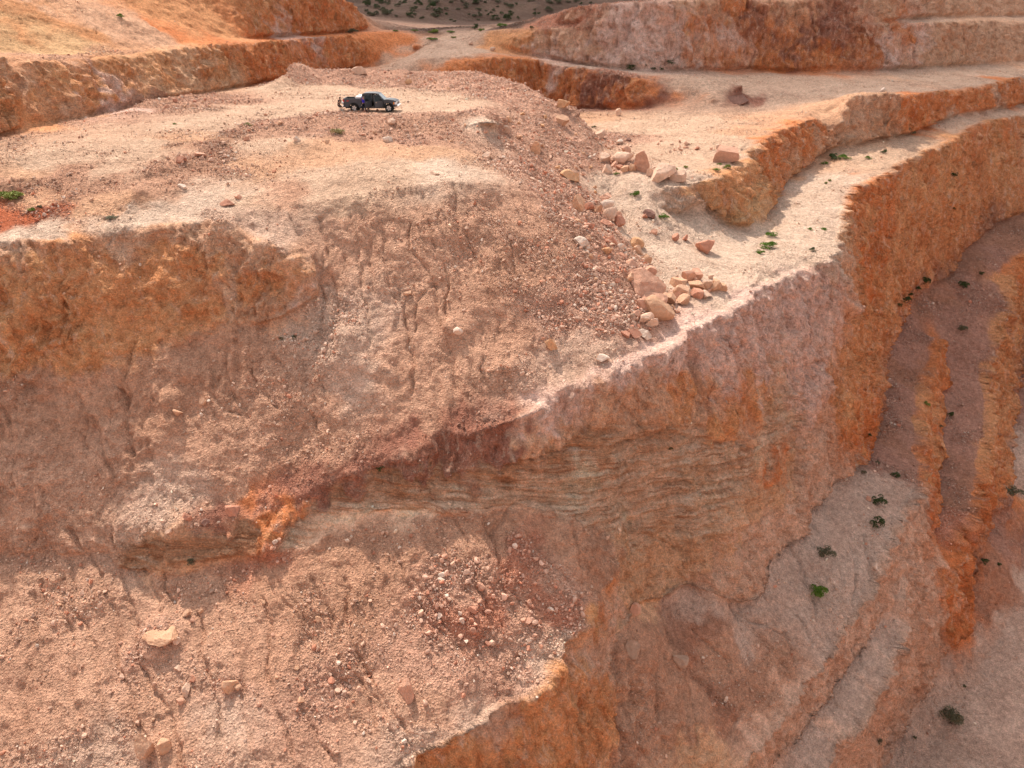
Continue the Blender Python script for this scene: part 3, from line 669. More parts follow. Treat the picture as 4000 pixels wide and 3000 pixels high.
    red2 = g.math('MULTIPLY', g.math('MULTIPLY', g.mapr(sv.outputs[1], .70, .95, 0, 1), g.mapr(peb, .45, .75, 0, 1)), st)
    c = g.mix(g.math('MULTIPLY', red2, .55), c, (.40, .20, .13, 1))
    s2 = g.new('ShaderNodeSeparateColor', i_0=vor2.outputs['Color'])
    gr = g.math('MULTIPLY', g.mapr(n2, .3, .7, .78, 1.22), g.mapr(s2.outputs[0], 0, 1, .84, 1.16))
    c = g.mix(1.0, c, g.new('ShaderNodeCombineColor', i_0=gr, i_1=gr, i_2=gr).outputs[0], 'MULTIPLY')
    n.links.new(c, b.inputs['Base Color'])
    b.inputs['Roughness'].default_value = .95
    b.inputs['Specular IOR Level'].default_value = .12
    # relief
    nst = g.math('SUBTRACT', 1.0, sp_)
    h = g.math('MULTIPLY', n1, .35)
    h = g.math('ADD', h, g.math('MULTIPLY', g.math('MULTIPLY', peb, g.mapr(st, 0, 1, .09, .22)), 1.0))
    h = g.math('ADD', h, g.math('MULTIPLY', g.math('MULTIPLY', g.mapr(vor2.outputs['Distance'], 0, .6, 1, 0), g.mapr(st, 0, 1, .4, 1)), .10))
    h = g.math('ADD', h, g.math('MULTIPLY', n2, .13))
    h = g.math('ADD', h, g.math('MULTIPLY', g.math('MULTIPLY', streak, sp_), .45))
    h = g.math('ADD', h, g.math('MULTIPLY', rid, g.mapr(sp_, 0, 1, .08, .3)))
    h = g.math('ADD', h, g.math('MULTIPLY', g.math('MULTIPLY', beds, bd), 1.2))
    h = g.math('ADD', h, g.math('MULTIPLY', g.math('MULTIPLY', beds2, bd), .5))
    h = g.math('ADD', h, g.math('MULTIPLY', g.math('MULTIPLY', blocks, g.math('SUBTRACT', 1.0, g.math('MULTIPLY', bd, .7))), g.mapr(sp_, 0, 1, .12, 1.0)))
    bump = g.new('ShaderNodeBump', i_Strength=1.0, i_Distance=.7, i_Height=h)
    n.links.new(bump.outputs[0], b.inputs['Normal'])
    return m
ROCKMAT = rock_material()
ground.data.materials.append(ROCKMAT)

# ---------------------------------------------------------------- the far side of the pass: scrub hill and hazy range
def tag(o, label=None, cat=None, group=None, kind=None):
    if label: o['label'] = label
    if cat: o['category'] = cat
    if group: o['group'] = group
    if kind: o['kind'] = kind
    return o
def simple(name, col, rough=.8, metal=0, spec=.3, noise=0, nscale=5, emit=None, alpha=None, coat=0):
    m, n, b = mat(name)
    b.inputs['Base Color'].default_value = (*col, 1)
    b.inputs['Roughness'].default_value = rough
    b.inputs['Metallic'].default_value = metal
    b.inputs['Specular IOR Level'].default_value = spec
    b.inputs['Coat Weight'].default_value = coat
    if noise:
        g = G(n)
        P = g.new('ShaderNodeTexCoord').outputs['Object']
        f = g.mapr(g.noise(P, nscale, 5, .65), .3, .7, 1 - noise, 1 + noise)
        n.links.new(g.mix(1.0, (*col, 1), g.new('ShaderNodeCombineColor', i_0=f, i_1=f, i_2=f).outputs[0], 'MULTIPLY'), b.inputs['Base Color'])
    return m
def hill_material():
    m, n, b = mat('scrub_hillside')
    g = G(n)
    P = g.new('ShaderNodeNewGeometry').outputs['Position']
    a = g.noise(P, .035, 5, .6); c = g.noise(P, .35, 6, .7)
    col = g.mix(g.mapr(a, .42, .58, 0, 1), (.13, .076, .055, 1), (.20, .122, .088, 1))
    col = g.mix(g.mapr(c, .55, .70, 0, .75), col, (.095, .085, .055, 1))
    n.links.new(col, b.inputs['Base Color'])
    b.inputs['Roughness'].default_value = 1; b.inputs['Specular IOR Level'].default_value = .05
    n.links.new(g.new('ShaderNodeBump', i_Strength=.8, i_Distance=3.0, i_Height=c).outputs[0], b.inputs['Normal'])
    return m
HILLMAT = hill_material()
def hill_sheet(name, x0, x1, y0, y1, nx, ny, hf, m):
    xs, ys = np.meshgrid(np.linspace(x0, x1, nx), np.linspace(y0, y1, ny))
    xs, ys = xs.ravel(), ys.ravel()
    Vh = np.stack([xs, ys, hf(xs, ys)], 1)
    i = (np.arange(ny - 1)[:, None] * nx + np.arange(nx - 1)[None]).ravel()
    Th = np.concatenate([np.stack([i, i + 1, i + nx + 1], 1), np.stack([i, i + nx + 1, i + nx], 1)])
    o = mesh_from(name, Vh, Th, m)
    o['kind'] = 'structure'
    return o, Vh, Th
def hf(x, y):
    P = np.stack([x, y, 0 * x], 1)
    d = np.hypot(x * 1.0, y)
    base = -9 + sstep(215, 560, y) * (34 + .02 * x)
    # the ridge falls away towards the left, leaving a gap with the range beyond
    gap = sstep(-.262, -.205, x / np.maximum(y, 1))
    base = -9 + (base + 9) * gap * (1 + .25 * fbm(P / 120 + 3, 2))
    r = sstep(215, 300, y)
    return base + r * (fbm(P / 60, 4) * 6 + fbm(P / 13 + 5, 4) * 1.6 * gap)
cloud()
hills, HV, HT = hill_sheet('hills', -420, 420, 205, 900, 420, 330, hf, HILLMAT)
def rf(x, y):
    P = np.stack([x, y, 0 * x], 1)
    return -60 + sstep(3200, 4200, y) * (150 + 140 * fbm(P / 900, 5))
rng_m = simple('distant_range_rock', (.30, .22, .19), 1, spec=0)
distant, _, _ = hill_sheet('distant_hills', -4500, 4500, 3000, 5200, 160, 60, rf, rng_m)

# ---------------------------------------------------------------- stones
RS = np.random.RandomState(11)
def ico(sub):
    bm = bmesh.new(); bmesh.ops.create_icosphere(bm, subdivisions=sub, radius=1)
    v = np.array([x.co[:] for x in bm.verts]); f = np.array([[q.index for q in x.verts] for x in bm.faces])
    bm.free(); return v, f
ICO = {k: ico(k) for k in (1, 2, 3, 4)}
def chip(v, k, rs, lo=.55, hi=.9, squash=(1, .8, .7)):
    """knock flat facets off a ball until it is an angular block"""
    v = v.copy()
    for _ in range(k):
        n = rs.normal(size=3); n /= np.linalg.norm(n)
        d = rs.uniform(lo, hi)
        v -= np.maximum(v @ n - d, 0)[:, None] * n
    return v * np.array(squash)
def rock_mat():
    m, n, b = mat('loose_rock')
    g = G(n)
    oi = g.new('ShaderNodeObjectInfo')
    P = g.new('ShaderNodeVectorMath', operation='ADD', i_0=g.new('ShaderNodeNewGeometry').outputs['Position'], i_1=(0, 0, 0)).outputs[0]
    c = g.attr('tint').outputs['Color']
    a = g.noise(P, 2.6, 6, .7); bnoise = g.noise(P, 11, 4, .7)
    f = g.mapr(a, .3, .7, .78, 1.2)
    c = g.mix(1.0, c, g.new('ShaderNodeCombineColor', i_0=f, i_1=f, i_2=f).outputs[0], 'MULTIPLY')
    c = g.mix(g.mapr(bnoise, .52, .70, 0, .5), c, g.mix(1.0, c, (1.0, .62, .42, 1), 'MULTIPLY'))
    c = g.mix(g.mapr(a, .60, .72, 0, .45), c, (.70, .46, .34, 1))
    n.links.new(c, b.inputs['Base Color'])
    b.inputs['Roughness'].default_value = .93; b.inputs['Specular IOR Level'].default_value = .15
    h = g.math('ADD', g.math('MULTIPLY', a, .25), g.math('MULTIPLY', bnoise, .06))
    n.links.new(g.new('ShaderNodeBump', i_Strength=.9, i_Distance=.4, i_Height=h).outputs[0], b.inputs['Normal'])
    return m
ROCKSTONE = rock_mat()
bpy.context.view_layer.update()
dg = bpy.context.evaluated_depsgraph_get()
def hit(u, v):
    """where the sight line through this point meets the finished ground"""
    d = Vector(ray(u, v)).normalized()
    ok, loc, nor, idx = ground.ray_cast(Vector((0, 0, 0)), d, distance=2000)
    return (loc, nor) if ok else (None, None)
def drop(x, y):
    ok, loc, nor, idx = ground.ray_cast(Vector((x, y, 60)), Vector((0, 0, -1)), distance=2000)
    return (loc, nor) if ok else (Vector((x, y, -60)), Vector((0, 0, 1)))
def rough_rock(sub, seed, wx, wy, wz, chips):
    rs = np.random.RandomState(seed)
    v, f = ICO[sub]
    v = chip(v, chips, rs, .34, .74, (1, 1, 1))
    nn = v / np.linalg.norm(v, axis=1, keepdims=True)
    v = v + nn * (fbm(v * 1.7 + seed * 3.1, 3)[:, None] * .07 + fbm(v * 5 + seed, 2)[:, None] * .035)
    ext = v.max(0) - v.min(0)
    v = v / ext * np.array([wx, wy, wz])
    return v, f
PAL = {'pale': (.66,.44,.32), 'pink': (.58,.32,.22), 'tan': (.60,.35,.22), 'red': (.50,.24,.16), 'white': (.70,.54,.43), 'yellow': (.58,.34,.22), 'dark': (.24,.13,.10), 'orange': (.60,.34,.19), 'brown': (.42,.27,.19)}
nrock = [0]
def boulder(u, v, w_px, h_px, tint, label, group=None, cat='boulder', name=None, yaw=None, chips=9, sink=.20):
    loc, nor = hit(u, v + h_px * .30)
    if loc is None: return None
    dep = loc.y * CP - loc.z * SP
    W_ = w_px / F * dep * 1.24; H_ = h_px / F * dep * 1.26
    nrock[0] += 1
    sub = 4 if w_px > 26 else (3 if w_px > 9 else 2)
    vv, ff = rough_rock(sub, nrock[0] + 100, W_, max(W_, H_) * RS.uniform(.75, .95), H_ * 1.12, chips)
    t = np.array(PAL[tint]) * RS.uniform(.93, 1.07)
    o = mesh_from(name or 'boulder', vv, ff, ROCKSTONE, False, {'tint': ('FLOAT_COLOR', np.tile(np.append(t, 1), (len(vv), 1)))})
    o.location = loc + Vector((0, H_ * .1, H_ * (.5 - sink)))
    o.rotation_euler = (RS.uniform(-.12, .12), RS.uniform(-.12, .12), RS.uniform(-.25, .25) if yaw is None else yaw)
    tag(o, label, cat, group)
    return o

B = boulder
B(1422,668,57,42,'tan','largest tan boulder at the foot of the rubble slope, tawny broken side towards the cliff')
B(1392,617,62,38,'pink','wide reddish slab boulder leaning on the rubble slope behind the largest tan boulder')
B(1404,643,50,19,'pink','long flat pink slab lying between the wide reddish slab and the largest tan boulder')
B(1446,648,28,27,'yellow','brownish upright wedge of rock just right of the flat pink slab')
B(1414,655,26,18,'pale','pale block behind the top of the largest tan boulder')
B(1390,663,24,23,'pink','rounded pinkish boulder against the left side of the largest tan boulder')
B(1368,608,22,22,'yellow','yellowish brown boulder perched on the left end of the wide reddish slab')
B(1403,590,25,17,'pink','pink boulder above the wide reddish slab, casting a short shadow')
B(1416,603,13,11,'red','small red stone behind the right shoulder of the wide reddish slab')
B(1392,690,29,19,'pale','pale knobbly boulder just below and left of the largest tan boulder')
B(1408,699,22,17,'pale','pale rounded boulder touching the pale knobbly one below the largest tan boulder')
B(1395,724,27,16,'white','whitish flat boulder lowest on the rubble slope near the cliff edge')
B(1369,720,25,11,'red','dark red flat stone just left of the whitish flat boulder')
B(1350,723,17,12,'red','reddish stone left of the dark red flat stone near the cliff edge')
B(1374,682,14,13,'pink','small pink block left of the pale knobbly boulder')
B(1364,684,12,10,'brown','small brown stone next to the small pink block left of the pale knobbly boulder')
B(1467,614,30,22,'tan','rounded tan boulder at the upper left corner of the boulder pile on the bench')
B(1486,602,24,24,'pink','tall pink boulder at the back of the boulder pile, right of the rounded tan one')
B(1503,596,23,26,'pink','topmost pointed pink boulder at the back of the boulder pile')
B(1504,618,31,21,'tan','broad tan boulder in the middle of the boulder pile')
B(1525,620,19,22,'yellow','yellowish boulder right of the broad tan one in the boulder pile')
B(1540,624,25,22,'tan','tan boulder near the right end of the boulder pile, second from the end')
B(1558,623,17,16,'tan','rightmost small tan boulder ending the boulder pile')
B(1477,632,27,19,'yellow','ochre wedge of rock in the front left of the boulder pile')
B(1501,636,24,20,'red','red and white boulder in the front of the boulder pile')
B(1523,638,21,14,'pale','low pale boulder at the front right of the boulder pile')
B(1477,651,26,20,'yellow','pale yellow boulder standing in front of the boulder pile')
B(1462,644,13,15,'pink','narrow pink stone left of the pale yellow boulder in front of the pile')
B(1458,630,10,10,'pink','small pink stone at the left foot of the rounded tan boulder')
B(1545,609,15,10,'tan','small tan stone half buried behind the boulder pile')
B(1522,536,32,28,'red','lone flat faced red slab standing on the pale slope with a long shadow')
B(1457,516,12,13,'red','small dark stone on the pale slope, left of the pair casting long shadows')
B(1481,516,10,14,'red','narrow upright stone on the pale slope casting a long thin shadow')
B(1413,501,11,10,'pink','small stone on the pale slope below the dark rock with the green bush')
B(1402,464,22,17,'dark','dark brown broken rock beside a green cushion plant on the pale slope')
B(1392,468,11,9,'red','small reddish stone left of the dark brown broken rock')
B(1429,379,44,36,'pale','big pale rounded boulder ending the row of rocks along the white slope')
B(1465,387,27,22,'pale','pale boulder just right of the big pale rounded one')
B(1449,371,9,14,'pink','thin pink stone between the big pale boulder and its right neighbour')
B(1384,357,27,38,'pink','tall leaning reddish boulder in the middle of the row of rocks')
B(1402,376,15,14,'pale','pale stone between the leaning reddish boulder and the big pale one')
B(1349,344,37,22,'pale','broad pale slab lying on the row of rocks above the white slope')
B(1351,327,17,13,'pink','pink block behind the broad pale slab')
B(1305,343,20,25,'pale','pale upright boulder at the left end of the row of rocks')
B(1325,346,15,13,'pale','rounded pale stone left of the broad pale slab')
B(1326,358,14,13,'pink','pink stone under the left end of the broad pale slab')
B(1338,363,12,11,'red','small red stone under the broad pale slab')
B(1351,365,16,13,'tan','tan stone below the middle of the broad pale slab')
B(1366,365,15,13,'tan','tan stone below the right end of the broad pale slab')
B(1311,369,20,19,'pale','pale pitted boulder at the foot of the rubble slope by a small green bush')
B(1297,294,20,21,'pale','pale boulder on the right edge of the rubble slope, above all the row of rocks')
B(1337,309,13,9,'white','white stone lying on the flat ground right of the rubble slope')
B(1357,303,10,6,'dark','small dark stone on the flat ground right of the white stone')
B(1566,339,46,29,'pink','big rounded pink boulder alone at the corner of the terrace')
B(1235,384,35,22,'orange','orange tinted boulder stuck high in the rubble slope')
B(1250,447,26,30,'tan','large tan boulder leading the rock slide at the foot of the rubble slope')
B(1303,429,27,16,'pink','flat pink boulder topping the rock slide beside the white slope')
B(1311,443,26,17,'white','whitish boulder just below the flat pink one on the rock slide')
B(1273,449,17,16,'red','red boulder between the large tan one and the whitish one')
B(1290,455,18,18,'yellow','yellowish boulder in the middle of the rock slide')
B(1317,467,25,22,'pale','pale lit boulder near the white slope, above two red ones')
B(1311,484,27,13,'red','flat red boulder under the pale lit boulder')
B(1337,483,21,20,'red','dark red pointed boulder at the edge of the white slope')
B(1335,469,14,15,'pink','pink stone right of the pale lit boulder')
B(1253,528,26,20,'white','isolated whitish boulder in the rubble left of the rock slide')
B(1322,521,20,17,'red','red block in the lower rock slide')
B(1313,542,20,13,'orange','orange flat stone in the lower rock slide')
B(1339,536,13,11,'white','small whitish stone in the lower rock slide')
B(1373,528,26,17,'orange','orange boulder at the right side of the lower rock slide')
B(1376,542,24,17,'yellow','yellowish curved boulder below the orange one of the lower rock slide')
B(1398,562,20,20,'tan','tan rounded boulder rolled out onto the pale slope')
B(1366,573,25,16,'pink','pink boulder in the shade left of the tan rounded one')
B(1345,555,13,10,'red','small red stone between the lower rock slide and the pink shaded boulder')
B(1297,778,24,16,'white','whitish flat stone alone on the talus near the rounded cliff edge')
B(1190,745,22,26,'orange','brown lump of rock standing out of the long talus slope')
B(776,156,30,18,'pale','pale squared block on the far edge of the plateau behind the truck')
B(883,178,12,11,'orange','orange block on the far berm to the right behind the truck')
B(846,263,15,10,'pale','pale stone on the berm just below the front wheel of the truck')
B(842,301,20,11,'white','whitish stone at the foot of the berm below the truck')
B(640,302,13,11,'white','whitish stone at the foot of the left part of the berm')
B(1052,338,15,12,'pale','pale stone where the berm meets the rubble slope')
B(941,375,17,8,'pale','pale stone near the rim above the long talus slope')
B(392,348,18,13,'red','reddish block on the left berm where it narrows')
B(431,336,20,11,'pink','pink block on the left berm right of the reddish one')
B(395,403,17,9,'white','white stones heap in the dip at the end of the left berm', cat='rock')
B(492,438,26,12,'red','reddish mound of broken rock on the rim above the orange cliff')
B(515,426,14,10,'pink','pink stone just right of the reddish mound on the rim')
B(1092,285,18,13,'pale','pale boulder on the crest of the rubble slope right of the truck')
B(1100,262,13,11,'tan','tan boulder on the crest of the rubble slope above the pale one')
B(1214,228,26,16,'orange','orange slab at the corner of the plateau, far right')
B(1212,262,24,18,'yellow','yellow slab tilted on the rubble slope below the orange corner slab')
B(1156,325,18,24,'tan','upright tan boulder high on the rubble slope')
B(1598,215,38,15,'dark','dark hump of rock on the far terrace floor')
B(1336,246,11,12,'pale','pale boulder on the berm across the far terrace floor')
B(1065,108,10,7,'pale','pale boulder at the foot of the far back wall near the pass')
B(1017,95,9,6,'pale','small pale rock on the right side of the pass')
B(1909,195,9,7,'white','white rock on the far crest of the terrace wall')
B(318,1618,34,40,'yellow','big yellowish boulder near the bottom of the foreground slope')
B(352,1614,24,30,'tan','tan boulder right of the big yellowish one near the bottom edge')
B(498,1482,26,28,'tan','tan boulder standing in the gully of the foreground slope')
B(357,1374,66,20,'tan','broad yellowish outcrop of rock across the foreground gully', chips=14, sink=.45)
B(400,1493,14,22,'pale','pale narrow stone above the big yellowish boulder')
B(384,1445,13,9,'pale','small pale stone under the broad yellowish outcrop')
B(878,1490,28,42,'pink','tall pink boulder on the foreground slope near the brown cliff')
B(1367,1402,30,34,'brown','brown banded block standing out of the brown talus at lower right', chips=14, sink=.42)
B(1464,1423,30,20,'brown','smaller brown banded block lying right of the upright one', chips=14, sink=.45)
B(1370,1317,20,18,'pink','pinkish boulder at the head of the brown talus below the wall')
B(1568,1512,10,10,'white','pale stone low on the brown talus'),
B(1891,1224,10,15,'white','pale flake of rock at the top of the pink ledge')
B(1875,1078,9,9,'pink','small pale pink rock on the shaded bench left of a round dark bush')
B(445,1132,16,14,'dark','dark stone low on the talus above the bedded ledge')
B(441,870,15,12,'yellow','ochre stone in the shaded talus right of the stone heap')
B(385,893,17,13,'yellow','yellow stone in the heap on the shaded talus')
B(880,635,16,12,'yellow','ochre lump on the long talus slope between two gullies')
B(985,716,22,14,'white','whitish rounded lump on the long talus slope')
B(365,1148,14,12,'pale','pale stone just above the bedded ledge, left side')
B(405,1118,17,18,'red','orange block set in the left end of the ledge')
B(500,1100,26,26,'red','reddish outcrop of rock set in the bedded ledge', sink=.42)
B(1022,1320,16,14,'red','red block in the brick coloured rubble of the foreground slope')
B(1850,1400,10,10,'pale','small pale rock on the grey talus between the two ledges')
print('named boulders', nrock[0], round(time.time() - T0, 1))

# stones one can still pick out, by patch of ground: (polygon in pixels, count, width range in px, tints, label, group)
def scatter(box, n, lo, hi, tints, label, group):
    k = 0; tries = 0
    while k < n and tries < n * 12:
        tries += 1
        a, b_ = RS.rand(), RS.rand()
        (x0, y0), (x1, y1), (x2, y2), (x3, y3) = box
        u = (x0 * (1 - a) + x1 * a) * (1 - b_) + (x3 * (1 - a) + x2 * a) * b_
        v = (y0 * (1 - a) + y1 * a) * (1 - b_) + (y3 * (1 - a) + y2 * a) * b_
        s = lo + (hi - lo) * RS.rand() ** 2
        o = boulder(u, v, s, s * RS.uniform(.6, .95), tints[RS.randint(len(tints))], label, group, cat='rock', name='rock', chips=7, yaw=RS.uniform(0, 6.28))
        if o: k += 1
scatter([(520,268),(1060,262),(1080,305),(500,310)], 34, 5, 10, ['pink','pale','pink','tan'], 'fist to knee high pinkish stone in the berm below the parked truck', 'stones of the berm below the truck')
scatter([(660,160),(1080,165),(1120,205),(700,180)], 18, 4, 9, ['pale','tan','pale'], 'small pale stone on the heaps along the far edge of the plateau', 'stones of the far plateau heaps')
scatter([(250,215),(430,205),(470,232),(240,248)], 14, 5, 9, ['red','pink','tan'], 'reddish stone in the low heap at the left edge of the plateau', 'stones of the left plateau heap')
scatter([(1080,230),(1230,260),(1320,440),(1150,400)], 30, 6, 13, ['tan','pink','pale','orange'], 'angular stone loose on the upper part of the steep rubble slope', 'stones of the upper rubble slope')
scatter([(1230,470),(1345,500),(1400,650),(1280,640)], 30, 6, 13, ['pink','red','pale','tan'], 'angular stone loose on the lower part of the steep rubble slope beside the white slope', 'stones of the lower rubble slope')
scatter([(1400,300),(1600,318),(1590,330),(1430,330)], 20, 5, 10, ['pink','red','pale'], 'small reddish stone in the low row across the sunlit terrace', 'stones of the row across the terrace')
scatter([(950,1180),(1200,1300),(1150,1440),(900,1350)], 26, 8, 17, ['pink','red','pink','pale'], 'brick pink stone on the right half of the foreground slope', 'stones of the right foreground slope')
scatter([(1420,580),(1560,600),(1520,650),(1430,700)], 10, 7, 13, ['pink','tan','pale'], 'small block lying loose around the boulder pile on the bench', 'small blocks around the boulder pile')
scatter([(60,1250),(800,1280),(860,1620),(60,1640)], 26, 8, 16, ['pale','tan','yellow','pink'], 'pale tan stone on the left half of the foreground slope', 'stones of the left foreground slope')
print('rocks', round(time.time() - T0, 1))

# everything smaller: nobody could count it
def scree(name, n, smin, smax, seed, protos, m):
    rs = np.random.RandomState(seed)
    tri = V[T]
    c = tri.mean(1)
    u, v, dep = project(c)
    ok = (u > -60) & (u < 2272) & (v > -20) & (v < 1720) & (dep > 5)
    e1, e2 = tri[:, 1] - tri[:, 0], tri[:, 2] - tri[:, 0]
    cr = np.cross(e1, e2); ar = np.linalg.norm(cr, axis=1) / 2
    nzt = cr[:, 2] / np.maximum(2 * ar, 1e-9)
    ds = np.linalg.norm(c, axis=1)
    sto = stony[T].mean(1)
    cl = sstep(.0, .45, fbm(c.astype(np.float32) / 2.6 + 91, 3) + .12)      # stones lie in swaths
    flank = 1 + 3.4 * np.exp(-(((u - 1200) / 130) ** 2 + ((v - 480) / 210) ** 2)) + 4 * np.exp(-(((u - 1340) / 60) ** 2 + ((v - 640) / 80) ** 2))
    wgt = ar * flank * np.maximum(sto, .03) ** 1.5 * np.clip(nzt - .35, 0, 1) * ok / np.maximum(ds, 15) ** 1.3 * (ds < 190) * (.18 + cl)
    wgt /= wgt.sum()
    idx = np.searchsorted(np.cumsum(wgt), rs.rand(n))
    idx = np.clip(idx, 0, len(T) - 1)
    a, b_ = rs.rand(n), rs.rand(n)
    sw = a + b_ > 1; a[sw] = 1 - a[sw]; b_[sw] = 1 - b_[sw]
    pos = tri[idx, 0] + a[:, None] * e1[idx] + b_[:, None] * e2[idx]
    s = smin * (1 - rs.rand(n) * (1 - (smin / smax) ** 2.1)) ** (-1 / 2.1)
    s = np.maximum(s, .0011 * ds[idx]) * (.6 + .6 * sto[idx])
    PV = np.array(protos[0]); PF = protos[1]
    which = rs.randint(len(PV), size=n)
    q = rs.normal(size=(n, 4)); q /= np.linalg.norm(q, axis=1, keepdims=True)
    w_, x, y, z = q.T
    Rm = np.stack([1-2*(y*y+z*z), 2*(x*y-z*w_), 2*(x*z+y*w_), 2*(x*y+z*w_), 1-2*(x*x+z*z), 2*(y*z-x*w_), 2*(x*z-y*w_), 2*(y*z+x*w_), 1-2*(x*x+y*y)], 1).reshape(n, 3, 3)
    loc = PV[which] * s[:, None, None]
    loc = np.einsum('nij,nkj->nki', Rm, loc)
    nn = cr[idx] / np.maximum(2 * ar[idx], 1e-9)[:, None]
    VV = loc + (pos + nn * (s * .22)[:, None])[:, None, :]
    k = PV.shape[1]
    FF = PF[None] + (np.arange(n) * k)[:, None, None]
    base = colr[T[idx, 0]]
    lum = base.mean(1, keepdims=True)
    tint = base * .55 + lum * np.array([1.25, .95, .75]) * .45
    tint = tint * np.exp(rs.normal(size=(n, 1)) * .17) * 1.12
    r_ = rs.rand(n)
    tint = np.where((r_ < .07)[:, None], tint * .4 + np.array([.74,.64,.53]) * .6, tint)
    tint = np.where((r_ > .88)[:, None], tint * np.array([.92, .66, .58]), tint)
    tint = np.clip(tint, .02, .8)
    tc = np.repeat(np.concatenate([tint, np.ones((n, 1))], 1), k, axis=0)
    o = mesh_from(name, VV.reshape(-1, 3), FF.reshape(-1, 3), m, False, {'tint': ('FLOAT_COLOR', tc)})
    return o
def protos(sub, cnt, chips, seed):
    rs = np.random.RandomState(seed)
    v, f = ICO[sub]
    return [chip(v, chips, rs, .32, .75, (rs.uniform(.4, .6), rs.uniform(.35, .5), rs.uniform(.28, .42))) for _ in range(cnt)], f
o = scree('rubble', 36000, .11, .5, 5, protos(2, 16, 7, 1), ROCKSTONE)
tag(o, 'angular pink and tan rubble strewn over the slopes and berms', 'rubble', kind='stuff')
o = scree('gravel', 170000, .05, .20, 6, protos(1, 12, 4, 2), ROCKSTONE)
tag(o, 'fine broken gravel covering the slopes and quarry benches', 'gravel', kind='stuff')
print('scree', round(time.time() - T0, 1))

# ---------------------------------------------------------------- plants
def leaf_mat(name, c1, c2):
    m, n, b = mat(name)
    g = G(n)
    P = g.new('ShaderNodeTexCoord').outputs['Object']
    r = g.new('ShaderNodeObjectInfo').outputs['Random']
    f = g.noise(P, 14, 3, .7)
    n.links.new(g.mix(g.mapr(f, .35, .65, 0, 1), (*c1, 1), (*c2, 1)), b.inputs['Base Color'])
    b.inputs['Roughness'].default_value = .7; b.inputs['Specular IOR Level'].default_value = .2
    return m
LEAF = {'green': leaf_mat('green_leaf', (.07,.14,.015), (.17,.27,.035)), 'dark': leaf_mat('dark_green_leaf', (.035,.055,.016), (.085,.115,.035)),
        'yellow': leaf_mat('yellow_green_leaf', (.16,.20,.04), (.36,.38,.10)), 'grey': leaf_mat('grey_green_leaf', (.11,.10,.06), (.20,.18,.10)),
        'dry': leaf_mat('dry_straw_leaf', (.28,.22,.09), (.45,.38,.18))}
WOOD = simple('dry_wood', (.13, .085, .055), .9)
def bush_mesh(seed, nl, leaf, flat, twig=False):
    """a mound of small leaves gathered in sprays, unit width"""
    rs = np.random.RandomState(seed)
    nc = rs.randint(9, 15)
    th = rs.rand(nc) * 6.28; rr = np.sqrt(rs.rand(nc)) * .36
    cc = np.stack([rr * np.cos(th), rr * np.sin(th), flat * (.18 + .5 * rs.rand(nc)) * (1 - rr * 1.2)], 1)
    cr_ = rs.uniform(.10, .19, nc)
    w_ = rs.randint(nc, size=nl)
    d = rs.normal(size=(nl, 3)); d /= np.linalg.norm(d, axis=1, keepdims=True); d[:, 2] = np.abs(d[:, 2]) * 1.1 - .2
    p = cc[w_] + d * (cr_[w_] * rs.uniform(.55, 1.15, nl) ** .5)[:, None] * np.array([1, 1, flat * 1.1])
    p[:, 2] = np.maximum(p[:, 2], .01)
    a = rs.normal(size=(nl, 3)); a = a * .6 + d; a /= np.linalg.norm(a, axis=1, keepdims=True)
    b_ = np.cross(a, rs.normal(size=(nl, 3))); b_ /= np.linalg.norm(b_, axis=1, keepdims=True)
    L_ = leaf * rs.uniform(.7, 1.4, nl)[:, None]
    v = np.stack([p - b_ * L_ * .38, p + a * L_ * (.55 if not twig else 1.2), p + b_ * L_ * .38, p - a * L_ * .45], 1).reshape(-1, 3)
    f = np.arange(nl * 4).reshape(-1, 4)
    return v, f
def stem_mesh(seed):
    rs = np.random.RandomState(seed)
    vs, fs = [], []
    for k in range(7):
        th = rs.rand() * 6.28; r = rs.uniform(.1, .38); h = rs.uniform(.12, .32)
        tip = np.array([r * np.cos(th), r * np.sin(th), h]); base = np.array([0, 0, -.03])
        s = np.cross(tip - base, [0, 0, 1.]); s /= np.linalg.norm(s); t_ = np.cross(s, tip - base); t_ /= np.linalg.norm(t_)
        q0 = [base + .022 * (s * math.cos(j * 2.09) + t_ * math.sin(j * 2.09)) for j in range(3)]
        q1 = [tip + .006 * (s * math.cos(j * 2.09) + t_ * math.sin(j * 2.09)) for j in range(3)]
        b0 = len(vs); vs += q0 + q1
        fs += [[b0 + j, b0 + (j + 1) % 3, b0 + 3 + (j + 1) % 3, b0 + 3 + j] for j in range(3)]
    return np.array(vs), np.array(fs)
def mesh_data(name, v, f, m):
    o = mesh_from(name, v, f, m, False); me = o.data
    bpy.data.objects.remove(o); return me
BM, SM = {}, []
for k, (nl, leaf, flat, tw) in {'green': (1500, .045, .62, False), 'dark': (1500, .05, .95, False), 'yellow': (1300, .055, .7, True), 'grey': (900, .05, .75, True), 'dry': (900, .06, .8, True)}.items():
    BM[k] = [mesh_data('foliage', *bush_mesh(hash_, nl, leaf, flat, tw), LEAF[k]) for hash_ in (21, 22, 23)]
SM = [mesh_data('stem', *stem_mesh(s), WOOD) for s in (31, 32)]
def bush_at(loc, wid, kind, label, group=None, cat='bush', name='bush', hk=1.0):
    r = bpy.data.objects.new(name, None); COL.objects.link(r)
    r.empty_display_size = .2
    r.location = loc; r.rotation_euler = (0, 0, RS.rand() * 6.28)
    s = wid * 1.35
    r.scale = (s, s * RS.uniform(.8, 1.1), s * hk)
    tag(r, label, cat, group)
    for nm, me in (('foliage', BM[kind][RS.randint(3)]), ('stem', SM[RS.randint(2)])):
        c = bpy.data.objects.new(nm, me); COL.objects.link(c); c.parent = r
    return r
